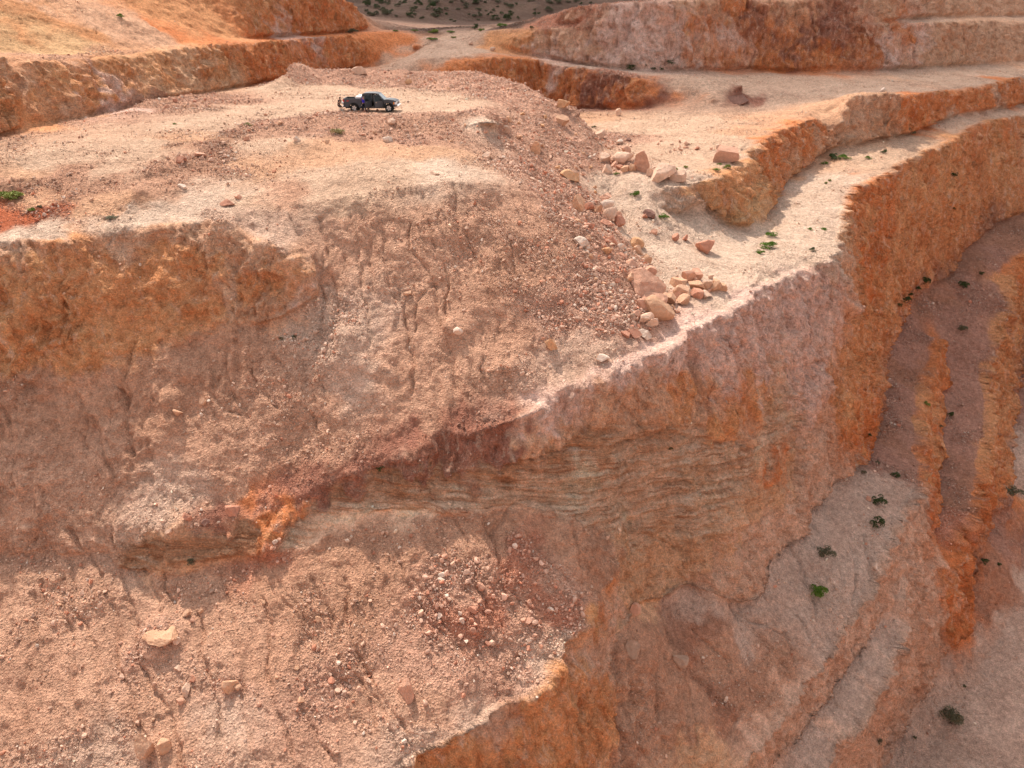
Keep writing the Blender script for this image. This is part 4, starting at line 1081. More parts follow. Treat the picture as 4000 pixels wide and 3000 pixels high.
def bush(u, v, w_px, kind, label, hk=1.0, **kw):
    loc, nor = hit(u, v + w_px * .12)
    if loc is None: return
    dep = loc.y * CP - loc.z * SP
    return bush_at(loc - Vector((0, 0, .02)), w_px / F * dep, kind, label, hk=hk, **kw)
P_ = bush
P_(1371,421,21,'green','bright green cushion plant on the white slope right of the rock slide')
P_(1431,469,24,'green','bright green cushion plant right of the dark brown broken rock',.8)
P_(1666,507,25,'green','green cushion plant at the corner where the terrace wall meets the white bench',.7)
P_(1663,533,32,'green','widest green cushion plant on the white bench near the cliff',.8)
P_(1641,546,16,'green','small round green plant left below the widest cushion plant',1)
P_(1751,495,11,'green','small green plant on the white bench near the cliff edge, left of a twin',.8)
P_(1781,495,14,'green','small flat green plant nearest the cliff edge on the white bench',.6)
P_(1756,541,15,'dark','dark sprawling plant among stones at the outer corner of the white bench',.7)
P_(1803,341,24,'dark','spreading dark green mat in the middle of the bench road',.6)
P_(1824,339,24,'green','spreading green mat joined to the right of the dark one on the bench road',.6)
P_(1781,353,13,'green','small green plant on the bench road left below the spreading mats',.8)
P_(1876,341,13,'green','small green plant on the bench road right of the spreading mats',.8)
P_(1908,330,12,'dark','small dark plant on the bench road farthest right of the mats',.9)
P_(1783,396,7,'yellow','tiny yellow green plant on the bench road, lower of two')
P_(1792,390,7,'yellow','tiny yellow green plant on the bench road, upper of two')
P_(1331,376,12,'green','small green plant at the foot of the pale pitted boulder')
P_(1283,275,10,'dark','small dark plant on the flat ground beyond the rubble slope',.6)
P_(1571,363,15,'yellow','yellow green tuft left below the big rounded pink boulder')
P_(1545,366,17,'green','low green plant trailing on the terrace corner',.5)
P_(1553,354,11,'green','low green plant just under the big rounded pink boulder',.5)
P_(1459,366,9,'yellow','tiny yellow green tuft behind the big pale rounded boulder')
P_(1480,362,9,'yellow','tiny yellow green tuft right of the big pale rounded boulder')
P_(1366,149,20,'dark','dark round bush at the foot of the far back wall, leftmost of its row',.8)
P_(1393,143,8,'grey','small grey bush between the dark bushes of the far back wall')
P_(1411,149,11,'dark','small dark bush in the middle of the row below the far back wall',.7)
P_(1428,150,11,'dark','dark bush at the right end of the row below the far back wall',.9)
P_(1450,136,18,'grey','grey bush set higher against the far back wall',.7)
P_(1963,287,26,'grey','large grey green bush in the corner at the end of the bench road',1.1)
P_(2061,380,12,'dark','dark plant clinging to the upper orange face of the great wall')
P_(2061,452,7,'dark','small dark plant clinging to the lower orange face of the great wall')
P_(1996,611,20,'dark','dark round bush topmost in the line at the foot of the great wall',1)
P_(1981,626,12,'dark','dark bush second from the top of the line at the foot of the great wall')
P_(1966,640,11,'dark','dark bush third from the top of the line at the foot of the great wall')
P_(1957,652,21,'dark','wide dark bush near the low end of the line below the great wall',.8)
P_(1943,661,11,'dark','lowest small dark bush of the line at the foot of the great wall')
P_(2081,620,19,'dark','dark bush alone on the shaded bench right of the line of bushes',1.1)
P_(2119,592,9,'dark','small dark bush on the upper shaded bench')
P_(2076,711,20,'grey','grey straggling bush on the shaded bench above the orange rib',.9)
P_(2001,873,13,'yellow','dull green bush on the first orange rib')
P_(2051,898,14,'dark','dark round bush on the shaded bench between the two orange ribs')
P_(2032,921,9,'grey','small grey bush left below the dark one between the ribs')
P_(1876,942,10,'dark','small dark bush at the base of the great wall where the grey talus begins')
P_(1895,1000,9,'grey','small grey bush in the grey talus below the great wall')
P_(1933,1028,18,'dark','low dark bush on the lower shaded bench',.7)
P_(1866,1022,10,'grey','small grey bush left of the low dark bush')
P_(1898,1085,26,'dark','round dark bush, upper of the two big ones on the grey talus',.95)
P_(1896,1135,28,'dark','round dark bush, lower of the two big ones on the grey talus',.95)
P_(1784,1194,33,'grey','grey twiggy bush half dead on the grey talus',.8)
P_(1763,1279,38,'green','spiky green bush on the grey talus beside the first ledge',1.1)
P_(2188,1062,32,'grey','grey bush at the right edge of the picture',.7)
P_(2128,1215,17,'dark','low dark bush at the foot of the last orange rib',.7)
P_(2156,1220,10,'dark','small dark bush right of the low one at the foot of the last rib')
P_(2051,1555,40,'grey','large grey green bush alone on the pit floor',1.0)
P_(1901,1603,13,'grey','small grey bush on the pit floor near the ledges')
P_(1976,1594,8,'dark','tiny dark bush on the pit floor between the small one and the large')
P_(2083,1483,7,'dark','tiny dark bush on the pit floor above the large one')
P_(1447,970,10,'dark','small dark plant rooted in the bedded rock of the front wall')
P_(822,1013,18,'dark','dark green bush growing in the dark maroon rock of the ledge',1.0)
P_(415,1215,17,'grey','grey bush in the hollow under the left ledge')
P_(25,425,42,'yellow','yellow green bush at the left edge of the picture',.7)
P_(68,454,16,'green','small green bush on the red rubble at far left',.9)
P_(86,448,11,'grey','small grey tuft right of the small green bush on the red rubble')
P_(377,268,8,'green','tiny green plant in the middle of the open plateau')
P_(262,36,15,'green','green plant on the ramp edge high at the left')
P_(730,286,24,'dry','dry straw yellow tuft in the berm below the truck',.7)
P_(537,270,14,'dry','dry tuft at the left end of the berm',.7)
P_(237,470,26,'grey','flat grey dry plant on the rim above the orange cliff',.35)
P_(635,730,11,'grey','grey tuft at the head of the shaded talus, right one')
P_(608,732,10,'grey','grey tuft at the head of the shaded talus, left one')
P_(934,84,22,'green','green bush spreading on the left side of the pass',.5)
P_(936,69,20,'yellow','yellow green bush at the top of the pass',.6)
P_(759,69,24,'grey','grey brown bush at the foot of the upper wall near the pass',.6)
P_(1084,56,19,'green','green bush on the rise right of the pass',.8)
P_(1026,62,14,'dark','dark bush right of the top of the pass')
P_(1039,66,12,'green','green bush just right of the dark one at the top of the pass')
P_(974,69,15,'green','low green bush in the middle of the top of the pass',.6)
P_(854,67,12,'green','small green bush on the bench left of the pass',.6)
P_(896,66,14,'green','green bush at the end of the bench by the pass',.6)
P_(980,81,11,'yellow','yellow tuft on the track through the pass',.6)
P_(1134,40,16,'yellow','yellow green bush high on the rubble bank right of the pass',.8)
P_(1148,61,8,'dark','small dark bush on the crest of the back wall',.9)
P_(1233,13,8,'dark','small dark bush on the top of the bank at the skyline')
HB = BVHTree.FromPolygons([tuple(v) for v in HV], HT.tolist())
k = 0
while k < 230:
    u, v = RS.uniform(790, 1290), RS.uniform(-15, 62)
    d = Vector(ray(u, v)).normalized()
    h = HB.ray_cast(Vector((0, 0, 0)), d)
    g_ = ground.ray_cast(Vector((0, 0, 0)), d, distance=3000)
    k += 1
    if h[0] is None or (g_[0] and g_[1].length < h[0].length): continue
    bush_at(h[0] - Vector((0, 0, .1)), RS.choice([1.1, 1.5, 2.0, 2.7], p=[.4, .3, .2, .1]), ['dark', 'grey', 'grey', 'grey'][RS.randint(4)], 'desert scrub bush scattered on the brown hill beyond the pass', 'scrub bushes on the far hill', hk=.9)
print('plants', round(time.time() - T0, 1))

# ---------------------------------------------------------------- pickup truck (x forward, right side faces -y, wheels on z = 0)
def box(bm, x0, x1, y0, y1, z0, z1):
    vs = [bm.verts.new((x, y, z)) for x in (x0, x1) for y in (y0, y1) for z in (z0, z1)]
    for q in ((0,1,3,2),(4,6,7,5),(0,4,5,1),(2,3,7,6),(0,2,6,4),(1,5,7,3)):
        bm.faces.new([vs[i] for i in q])
def prism(bm, prof, y0, y1):
    """side profile [(x, z)] pushed across from y0 to y1; y may be a list giving each point its own half width"""
    n = len(prof)
    a = [bm.verts.new((p[0], y0[i] if isinstance(y0, list) else y0, p[1])) for i, p in enumerate(prof)]
    b = [bm.verts.new((p[0], y1[i] if isinstance(y1, list) else y1, p[1])) for i, p in enumerate(prof)]
    bm.faces.new(a); bm.faces.new(b[::-1])
    for i in range(n):
        bm.faces.new([a[i], b[i], b[(i + 1) % n], a[(i + 1) % n]])
def part(name, bm, m, parent, bev=0.0, smooth_=False, label=None):
    bmesh.ops.recalc_face_normals(bm, faces=bm.faces)
    if bev: bmesh.ops.bevel(bm, geom=list(bm.edges), offset=bev, segments=2, affect='EDGES', clamp_overlap=True)
    bmesh.ops.triangulate(bm, faces=[f for f in bm.faces if len(f.verts) > 4])
    me = bpy.data.meshes.new(name); bm.to_mesh(me); bm.free()
    if smooth_: me.polygons.foreach_set('use_smooth', [True] * len(me.polygons))
    me.materials.append(m)
    o = bpy.data.objects.new(name, me); COL.objects.link(o); o.parent = parent
    if label: o['label'] = label
    return o
def empty(name, loc, rz=0):
    o = bpy.data.objects.new(name, None); COL.objects.link(o); o.location = loc; o.rotation_euler = (0, 0, rz); o.empty_display_size = .3
    return o
PAINT = simple('grey_paint', (.07, .07, .078), .5, .1, .3, .08, 3)
DUSTP = simple('dusty_lower_paint', (.15, .125, .105), .55, .1, .4, .12, 6)
BLACK = simple('black_plastic', (.02, .02, .02), .6)
RUBBER = simple('tyre_rubber', (.022, .021, .02), .85)
ALLOY = simple('alloy_wheel', (.62, .60, .58), .35, .7)
CHROME = simple('chrome', (.75, .74, .72), .2, .9)
INTER = simple('grey_cloth', (.14, .13, .12), .9)
REDL = simple('red_lens', (.55, .01, .01), .2)
AMBER = simple('amber_lens', (.75, .25, .06), .2)
CLEARL = simple('clear_lens', (.78, .76, .74), .15)
WHITEP = simple('white_paint', (.86, .86, .84), .4)
gm, gn, gb = mat('tinted_glass')
gb.inputs['Base Color'].default_value = (.05, .06, .06, 1); gb.inputs['Roughness'].default_value = .05
gb.inputs['Transmission Weight'].default_value = .6; gb.inputs['IOR'].default_value = 1.3
GLASS = gm

loc, nor = hit(803, 241.5)
dep_t = loc.y * CP - loc.z * SP
TS = (75.0 / F * dep_t) / 3.65
truck = empty('pickup_truck', (0, 0, 0))
tag(truck, 'dark grey extended cab pickup truck parked side-on on the plateau, right hand doors open', 'pickup truck')
def arch(cx, r=.52, z0=.42, n=9):
    return [(cx + r * math.cos(t), .41 + r * math.sin(t)) for t in np.linspace(math.pi - .02, .02, n)]
WID = 1.0
# bed: two sides with wheel arches, floor, tailgate, rails
for s in (-1, 1):
    bm = bmesh.new()
    prof = [(-1.12, .50), (-1.10, .98), (-1.08, 1.30), (-1.05, 1.34), (.78, 1.34), (.78, .46), (.52, .46)] + [(p[0], p[1]) for p in arch(0)][::-1] + [(-.54, .50)]
    prism(bm, prof, s * .90, s * WID)
    part('bed_side', bm, PAINT, truck, .012)
bm = bmesh.new(); box(bm, -1.06, .78, -.9, .9, .72, .80); box(bm, .72, .78, -.9, .9, .80, 1.30); part('bed_floor', bm, BLACK, truck)
bm = bmesh.new(); box(bm, -1.06, .76, -.895, -.86, .80, 1.30); box(bm, -1.06, .76, .86, .895, .80, 1.30); box(bm, -1.035, -1.0, -.86, .86, .80, 1.30)
for x in np.linspace(-.9, .6, 6): box(bm, x, x + .08, -.80, .80, .80, .825)
part('bed_liner', bm, BLACK, truck)
bm = bmesh.new(); box(bm, -1.12, -1.04, -.88, .88, .62, 1.34); tg = part('tailgate', bm, PAINT, truck, .012)
bm = bmesh.new(); box(bm, -1.135, -1.12, -.14, .14, 1.12, 1.20); part('handle', bm, BLACK, tg)
for s in (-1, 1):
    bm = bmesh.new(); box(bm, -1.135, -.98, s * .86 if s > 0 else -1.008, 1.008 if s > 0 else -.86, .98, 1.26); part('tail_light', bm, REDL, truck, .01)
bm = bmesh.new(); box(bm, -1.30, -1.10, -.98, .98, .46, .62); part('rear_bumper', bm, CHROME, truck, .03)
# front clip: fenders and bonnet
nose = [(3.20, .46), (3.10, 1.16), (3.28, 1.22), (3.8, 1.20), (4.35, 1.12), (4.46, 1.05), (4.52, .80), (4.52, .52), (4.17, .52)] + [(3.65 + .52 * math.cos(t), .41 + .52 * math.sin(t)) for t in np.linspace(.25, math.pi - .10, 9)]
for s in (-1, 1):
    bm = bmesh.new(); prism(bm, nose, s * .86, s * WID); part('fender', bm, PAINT, truck, .015)
bm = bmesh.new()
prism(bm, [(3.12, 1.12), (3.12, 1.25), (3.6, 1.275), (4.15, 1.20), (4.42, 1.10), (4.45, 1.0)], -.88, .88)
part('bonnet', bm, PAINT, truck, .02)
bm = bmesh.new(); box(bm, 4.40, 4.50, -.62, .62, .72, 1.02)
part('grille', bm, CHROME, truck, .02)
bm = bmesh.new(); box(bm, 4.505, 4.512, -.54, .54, .76, .85); box(bm, 4.505, 4.512, -.54, .54, .89, .98); part('grille_mesh', bm, BLACK, truck)
bm = bmesh.new(); prism(bm, [(4.18, .44), (4.20, .70), (4.56, .72), (4.64, .66), (4.64, .46), (4.56, .40)], -1.0, 1.0); part('front_bumper', bm, CHROME, truck, .03)
for s in (-1, 1):
    bm = bmesh.new(); y0, y1 = sorted((s * .64, s * 1.012))
    box(bm, 4.28, 4.525, y0, y1, .76, 1.03); hl = part('headlight', bm, CLEARL, truck, .02)
    bm = bmesh.new(); y0, y1 = sorted((s * .90, s * 1.02)); box(bm, 4.15, 4.28, y0, y1, .80, 1.02); part('turn_lamp', bm, AMBER, hl, .01)
# dark arches, chassis
bm = bmesh.new()
box(bm, -1.0, 4.3, -.55, .55, .34, .50)
for cx in (0, 3.65):
    for s in (-1, 1):
        y0, y1 = sorted((s * .60, s * .93))
        box(bm, cx - .55, cx + .55, y0, y1, .88, .93)
part('chassis', bm, BLACK, truck)
for cx in (0, 3.65):
    for s in (-1, 1):
        bm = bmesh.new()
        o_ = [(cx + .56 * math.cos(t), .41 + .56 * math.sin(t)) for t in np.linspace(.02, math.pi - .02, 13)]
        i_ = [(cx + .50 * math.cos(t), .41 + .50 * math.sin(t)) for t in np.linspace(math.pi - .02, .02, 13)]
        y0, y1 = sorted((s * .94, s * 1.025)); prism(bm, o_ + i_, y0, y1); part('arch_trim', bm, BLACK, truck)
# cab: floor, back, roof, pillars, dash
bm = bmesh.new(); box(bm, .84, 3.16, -.93, .93, .46, .56); cab = part('cab_floor', bm, DUSTP, truck, .01)
bm = bmesh.new(); box(bm, .84, .90, -.90, .90, .56, 1.20)
for s in (-1, 1):
    y0, y1 = sorted((s * .52, s * .86)); box(bm, .90, .95, y0 * .97, y1 * .97, 1.20, 1.78)
part('cab_back', bm, PAINT, truck)
bm = bmesh.new(); box(bm, .91, .93, -.52, .52, 1.22, 1.76); part('rear_window', bm, GLASS, truck)
bm = bmesh.new()
prism(bm, [(.92, 1.77), (.98, 1.84), (1.4, 1.885), (2.1, 1.885), (2.50, 1.84), (2.64, 1.79), (2.5, 1.775)], -.80, .80)
part('roof', bm, PAINT, truck, .03)
for s in (-1, 1):
    ya, yb = s * .93, s * .76
    def pil(p0, p1, w):
        bm = bmesh.new()
        (x0, z0), (x1, z1) = p0, p1
        a = [bm.verts.new((x0 + dx, ya + dy, z0)) for dx, dy in ((0,0),(w,0),(w,-s*.07),(0,-s*.07))]
        b = [bm.verts.new((x1 + dx, yb + dy, z1)) for dx, dy in ((0,0),(w,0),(w,-s*.07),(0,-s*.07))]
        bm.faces.new(a); bm.faces.new(b[::-1])
        for i in range(4): bm.faces.new([a[i], b[i], b[(i + 1) % 4], a[(i + 1) % 4]])
        return bm
    part('pillar', pil((3.08, 1.16), (2.52, 1.80), .10), PAINT, truck)
    part('pillar', pil((1.88, 1.12), (1.84, 1.80), .09), PAINT, truck)
    part('pillar', pil((.84, 1.12), (.94, 1.80), .16), PAINT, truck)
bm = bmesh.new(); box(bm, .82, .98, -.985, -.90, .48, 1.20); box(bm, .82, .98, .90, .985, .48, 1.20); part('cab_corner', bm, PAINT, truck, .01)
bm = bmesh.new(); box(bm, .98, 3.1, -.985, -.88, .44, .54); box(bm, .98, 3.1, .88, .985, .44, .54); part('sill', bm, DUSTP, truck, .01)
# windscreen
bm = bmesh.new()
q = [bm.verts.new(p) for p in ((3.20, -.86, 1.22), (3.20, .86, 1.22), (2.63, .72, 1.79), (2.63, -.72, 1.79))]; bm.faces.new(q)
r = bmesh.ops.extrude_face_region(bm, geom=list(bm.faces)); bmesh.ops.translate(bm, verts=[v for v in r['geom'] if isinstance(v, bmesh.types.BMVert)], vec=(-.015, 0, -.015))
part('windscreen', bm, GLASS, truck)
bm = bmesh.new(); box(bm, 2.78, 3.12, -.85, .85, .95, 1.20); part('dashboard', bm, BLACK, truck, .03)
bm = bmesh.new(); bmesh.ops.create_cone(bm, segments=20, radius1=.19, radius2=.19, depth=.035, cap_ends=True)
bmesh.ops.rotate(bm, verts=bm.verts, cent=(0, 0, 0), matrix=Matrix.Rotation(R(65), 3, 'Y')); bmesh.ops.translate(bm, verts=bm.verts, vec=(2.62, .42, 1.12)); part('steering_wheel', bm, BLACK, truck)
# seats
for (x, s, rear) in ((2.05, -1, 0), (2.05, 1, 0), (1.12, -1, 1), (1.12, 1, 1)):
    y0, y1 = sorted((s * .14, s * .70))
    bm = bmesh.new(); box(bm, x, x + .50, y0, y1, .72, .88); st = part('seat', bm, INTER, truck, .04)
    bm = bmesh.new(); prism(bm, [(x + .06, .86), (x - .12, 1.42), (x + .0, 1.44), (x + .17, .88)], y0, y1); part('seat_back', bm, INTER, st, .03)
    bm = bmesh.new(); box(bm, x - .13, x - .02, y0 + .15, y1 - .15, 1.45, 1.60); part('headrest', bm, INTER, st, .02)
# doors: outer skin, window frame, glass, handle; hinge at the front edge
def door(x0, x1, s, top, ang, front):
    h = empty('door', (x1, s * .99, 0)); h.parent = truck
    ln = x1 - x0
    bm = bmesh.new()
    prism(bm, [(-ln, .52), (-ln, 1.16), (0, 1.18), (0, .52)], 0, -s * .085)
    pn = part('door_panel', bm, PAINT, h, .015)
    bm = bmesh.new(); t = s * .17
    def bar(p0, p1, w):
        (xa, za), (xb, zb) = p0, p1
        for (dx) in (0,):
            a = [bm.verts.new((xa + q, -s * .01 - t * (za - 1.16) / .6 + r_, za)) for q, r_ in ((0, 0), (w, 0), (w, -s * .04), (0, -s * .04))]
            b = [bm.verts.new((xb + q, -s * .01 - t * (zb - 1.16) / .6 + r_, zb)) for q, r_ in ((0, 0), (w, 0), (w, -s * .04), (0, -s * .04))]
            bm.faces.new(a); bm.faces.new(b[::-1])
            for i in range(4): bm.faces.new([a[i], b[i], b[(i + 1) % 4], a[(i + 1) % 4]])
    xt = -.50 if front else -.05
    bar((-ln, 1.16), (-ln + .03, 1.76), .06); bar((-.07, 1.16), (xt, 1.76), .06)
    z_ = 1.74; yv = -s * .01 - t * (z_ - 1.16) / .6
    y0, y1 = sorted((yv, yv - s * .04)); box(bm, -ln + .03, xt + .05, y0, y1, 1.73, 1.78)
    part('window_frame', bm, PAINT, h)
    bm = bmesh.new()
    yy0 = -s * .03; yy1 = yy0 - t
    q = [bm.verts.new(p) for p in ((-ln + .05, yy0, 1.16), (-.04, yy0, 1.16), (xt + .02, yy1, 1.74), (-ln + .07, yy1, 1.74))]; bm.faces.new(q)
    r = bmesh.ops.extrude_face_region(bm, geom=list(bm.faces)); bmesh.ops.translate(bm, verts=[v for v in r['geom'] if isinstance(v, bmesh.types.BMVert)], vec=(0, -s * .006, 0))
    part('door_window', bm, GLASS, h)
    bm = bmesh.new(); y0, y1 = sorted((s * .002, s * .03)); box(bm, -ln + .06, -ln + .24, y0, y1, 1.02, 1.06); part('door_handle', bm, CHROME, h, .005)
    bm = bmesh.new(); y0, y1 = sorted((-s * .087, -s * .11)); box(bm, -ln + .08, -.1, y0, y1, .62, 1.08); part('door_lining', bm, INTER, h)
    h.rotation_euler = (0, 0, s * -1 * ang)
    return h
# an open door turns outwards about its front edge
d1 = door(1.98, 3.08, -1, 1, R(52), True)
d2 = door(1.00, 1.92, -1, 1, R(52), False)
for d in (d1, d2): d['label'] = 'grey door standing open'
door(1.98, 3.08, 1, 1, 0, True)
door(1.00, 1.92, 1, 1, 0, False)
for s in (-1, 1):
    bm = bmesh.new(); y0, y1 = sorted((s * 1.01, s * 1.24)); box(bm, 2.92, 3.02, y0, y1, 1.16, 1.36); part('mirror', bm, BLACK, truck, .02)
# wheels
for cx in (0, 3.65):
    for s in (-1, 1):
        wh = empty('wheel', (cx, s * .84, .41)); wh.parent = truck
        bm = bmesh.new()
        prof = [(.25, -.12), (.36, -.14), (.40, -.12), (.41, -.06), (.41, .06), (.40, .12), (.36, .14), (.25, .12)]
        ns = 28; rows = []
        for k in range(ns):
            t = 2 * math.pi * k / ns
            rows.append([bm.verts.new((r * math.cos(t), y, r * math.sin(t))) for r, y in prof])
        for k in range(ns):
            for j in range(len(prof)):
                bm.faces.new([rows[k][j], rows[(k + 1) % ns][j], rows[(k + 1) % ns][(j + 1) % len(prof)], rows[k][(j + 1) % len(prof)]])
        part('tyre', bm, RUBBER, wh, 0, True)
        bm = bmesh.new(); yo = s * .09
        prof = [(.262, -.10), (.262, .10), (.245, .10), (.245, -.10)]; rows = []
        for k in range(ns):
            t = 2 * math.pi * k / ns; rows.append([bm.verts.new((r * math.cos(t), y, r * math.sin(t))) for r, y in prof])
        for k in range(ns):
            for j in range(4): bm.faces.new([rows[k][j], rows[(k + 1) % ns][j], rows[(k + 1) % ns][(j + 1) % 4], rows[k][(j + 1) % 4]])
        for k in range(6):
            t = 2 * math.pi * k / 6 + .3
            for w0, w1, r0, r1 in ((.075, .055, .04, .25),):
                c_, s_ = math.cos(t), math.sin(t)
                pts = [(r0, -w0), (r1, -w1), (r1, w1), (r0, w0)]
                a = [bm.verts.new((p * c_ - q * s_, yo, p * s_ + q * c_)) for p, q in pts]
                b = [bm.verts.new((p * c_ - q * s_, yo - s * .05, p * s_ + q * c_)) for p, q in pts]
                bm.faces.new(a); bm.faces.new(b[::-1])
                for i in range(4): bm.faces.new([a[i], b[i], b[(i + 1) % 4], a[(i + 1) % 4]])
        part('rim', bm, ALLOY, wh)
        bm = bmesh.new(); bmesh.ops.create_cone(bm, segments=20, radius1=.245, radius2=.245, depth=.02, cap_ends=True)
        bmesh.ops.rotate(bm, verts=bm.verts, cent=(0, 0, 0), matrix=Matrix.Rotation(R(90), 3, 'X')); bmesh.ops.translate(bm, verts=bm.verts, vec=(0, s * .01, 0)); part('brake_disc', bm, BLACK, wh)
# red and pale emblem strokes on the bed side
bm = bmesh.new()
for x0, w in ((-.78, .10), (-.70, .16)):
    a = [bm.verts.new(p) for p in ((x0, -1.003, 1.08), (x0 + w, -1.003, 1.08), (x0 + w + .08, -1.003, 1.16), (x0 + .08, -1.003, 1.16))]; bm.faces.new(a[::-1] if False else a)
part('side_emblem', bm, REDL, truck, label='small red slanted emblem on the bed side')
# the toolbox across the bed
tb = empty('toolbox', (0, 0, 0)); tag(tb, 'white tool box lying across the front of the truck bed', 'tool box')
bm = bmesh.new(); box(bm, .20, .74, -.84, .84, 1.06, 1.40); part('box_body', bm, WHITEP, tb, .015)
bm = bmesh.new(); prism(bm, [(.16, 1.405), (.16, 1.46), (.24, 1.56), (.70, 1.56), (.78, 1.46), (.78, 1.405)], -.96, .96); part('box_lid', bm, WHITEP, tb, .012)
bm = bmesh.new(); box(bm, .14, .16, -.06, .06, 1.36, 1.44); part('latch', bm, CHROME, tb)

# put it on the ground, at its size
bmh = []
YAW = R(-1.5)
for ob in (truck, tb):
    ob.scale = (TS, TS, TS); ob.rotation_euler = (0, 0, YAW)
ox = (766.3 - CU) / F * dep_t
Mt = Matrix.Rotation(YAW, 3, 'Z')
yw = loc.y + .95 * TS
zc = []
for lx in (0, 3.65):
    for ly in (-.84, .84):
        p = Mt @ Vector((lx * TS, ly * TS, 0)); zc.append(drop(ox + p.x, yw + p.y)[0].z)
tz = sum(zc) / 4 + .0
# level a parking pad under the wheels: the ground there is trodden flat
gme = ground.data
co = np.empty(len(gme.vertices) * 3, np.float32); gme.vertices.foreach_get('co', co); co = co.reshape(-1, 3)
ctr = Mt @ Vector((1.7 * TS, 0, 0))
dx, dy = co[:, 0] - (ox + ctr.x), co[:, 1] - (yw + ctr.y)
m_ = (1 - sstep(3.2, 4.6, np.abs(dx))) * (1 - sstep(1.4, 2.6, np.abs(dy)))
co[:, 2] = co[:, 2] * (1 - m_) + (tz + (co[:, 2] - tz) * .06) * m_
gme.vertices.foreach_set('co', co.ravel()); gme.update()
bpy.context.view_layer.update()
truck.location = tb.location = (ox, yw, tz - .01)
def tw(x, y, z=0):
    p = Mt @ Vector((x * TS, y * TS, 0)); return Vector((ox + p.x, yw + p.y, tz + z * TS))

# ---------------------------------------------------------------- people
SKIN = simple('skin', (.42, .24, .16), .6)
HAIRM = simple('dark_hair', (.03, .02, .015), .8)
def cloth(n, c): return simple(n, c, .95, noise=.1, nscale=9)
def skinned(name, J, edges, rad, m, parent, sub=2, root=None):
    """one continuous surface grown over a jointed skeleton"""
    me = bpy.data.meshes.new(name)
    keys = list(J)
    me.from_pydata([J[k] for k in keys], [(keys.index(a), keys.index(b)) for a, b in edges], [])
    o = bpy.data.objects.new(name, me); COL.objects.link(o)
    md = o.modifiers.new('skin', 'SKIN')
    sv = me.skin_vertices[0].data if me.skin_vertices else None
    if sv is None:
        bpy.context.view_layer.update(); sv = me.skin_vertices[0].data
    for i, k in enumerate(keys):
        r = rad[k]; sv[i].radius = (r, r) if not isinstance(r, tuple) else r
        sv[i].use_root = (k == (root or keys[0]))
    md.use_smooth_shade = True
    sb = o.modifiers.new('sub', 'SUBSURF'); sb.levels = sub; sb.render_levels = sub
    bpy.context.view_layer.update()
    dgx = bpy.context.evaluated_depsgraph_get()
    nm = bpy.data.meshes.new_from_object(o.evaluated_get(dgx))
    bpy.data.objects.remove(o)
    nm.name = name
    nm.materials.clear(); nm.materials.append(m)
    o = bpy.data.objects.new(name, nm); COL.objects.link(o); o.parent = parent
    return o
def head_mesh(parent, at, face, m, tilt=0, hair_l=.0):
    """skull with brow, nose, chin, ears and eye hollows, and a cap of hair"""
    v, f = ICO[4]
    v = v.copy()
    h = v * np.array([.092, .078, .118])
    x, y, z = v.T
    h[:, 0] += .014 * np.exp(-((z + .05) ** 2 / .02 + y ** 2 / .02)) * (x > 0) * 1.4          # nose
    h[:, 0] += .010 * np.exp(-((z + .75) ** 2 / .03 + y ** 2 / .08)) * (x > 0)               # chin
    h[:, 0] -= .010 * np.exp(-((z - .12) ** 2 / .01 + (np.abs(y) - .36) ** 2 / .02)) * (x > 0)  # eyes
    h[:, 0] -= .004 * np.exp(-((z + .40) ** 2 / .003 + y ** 2 / .05)) * (x > 0)              # mouth
    h[:, 1] *= 1 - .18 * sstep(-.2, -1, z)
    h[:, 1] += np.sign(y) * .014 * np.exp(-((z + .05) ** 2 / .04 + (x + .05) ** 2 / .02)) * (np.abs(y) > .9)
    o = mesh_from('head', h, f, m, True); o.parent = parent; o.location = at; o.rotation_euler = (0, tilt, face)
    keep = [i for i, t in enumerate(f) if v[t].mean(0)[2] > (.35 if v[t].mean(0)[0] > .1 else -.45) or v[t].mean(0)[0] < -.35 and v[t].mean(0)[2] > -.6]
    hv = h * 1.09
    q = mesh_from('hair', hv, f[keep], HAIRM, True); q.parent = parent; q.location = at; q.rotation_euler = (0, tilt, face)
    md = q.modifiers.new('thick', 'SOLIDIFY'); md.thickness = -.012
def add_hand(J, E, Rr, wrist, side, d, nrm, pre):
    """palm, four fingers of their own lengths, and a thumb from the side of the palm"""
    d = Vector(d).normalized(); n = Vector(nrm).normalized(); s = d.cross(n).normalized() * side
    w = Vector(J[wrist]); pm = w + d * .045
    J[pre + 'palm'] = tuple(pm); Rr[pre + 'palm'] = (.034, .018); E.append((wrist, pre + 'palm'))
    for k, (off, L_) in enumerate(((.030, .072), (.010, .082), (-.010, .076), (-.030, .060))):
        a = pm + d * .035 + s * off; b = a + d * L_ * .55 + n * .008; c = b + d * L_ * .4 + n * .024
        for q, p, r_ in (('a', a, .0095), ('b', b, .0085), ('c', c, .0075)):
            J[pre + q + str(k)] = tuple(p); Rr[pre + q + str(k)] = r_
        E += [(pre + 'palm', pre + 'a%d' % k), (pre + 'a%d' % k, pre + 'b%d' % k), (pre + 'b%d' % k, pre + 'c%d' % k)]
    a = w + d * .03 + s * .035; b = a + s * .025 + d * .03; c = b + d * .028 + n * .012
    for q, p, r_ in (('ta', a, .012), ('tb', b, .0105), ('tc', c, .009)): J[pre + q] = tuple(p); Rr[pre + q] = r_
    E += [(wrist, pre + 'ta'), (pre + 'ta', pre + 'tb'), (pre + 'tb', pre + 'tc')]
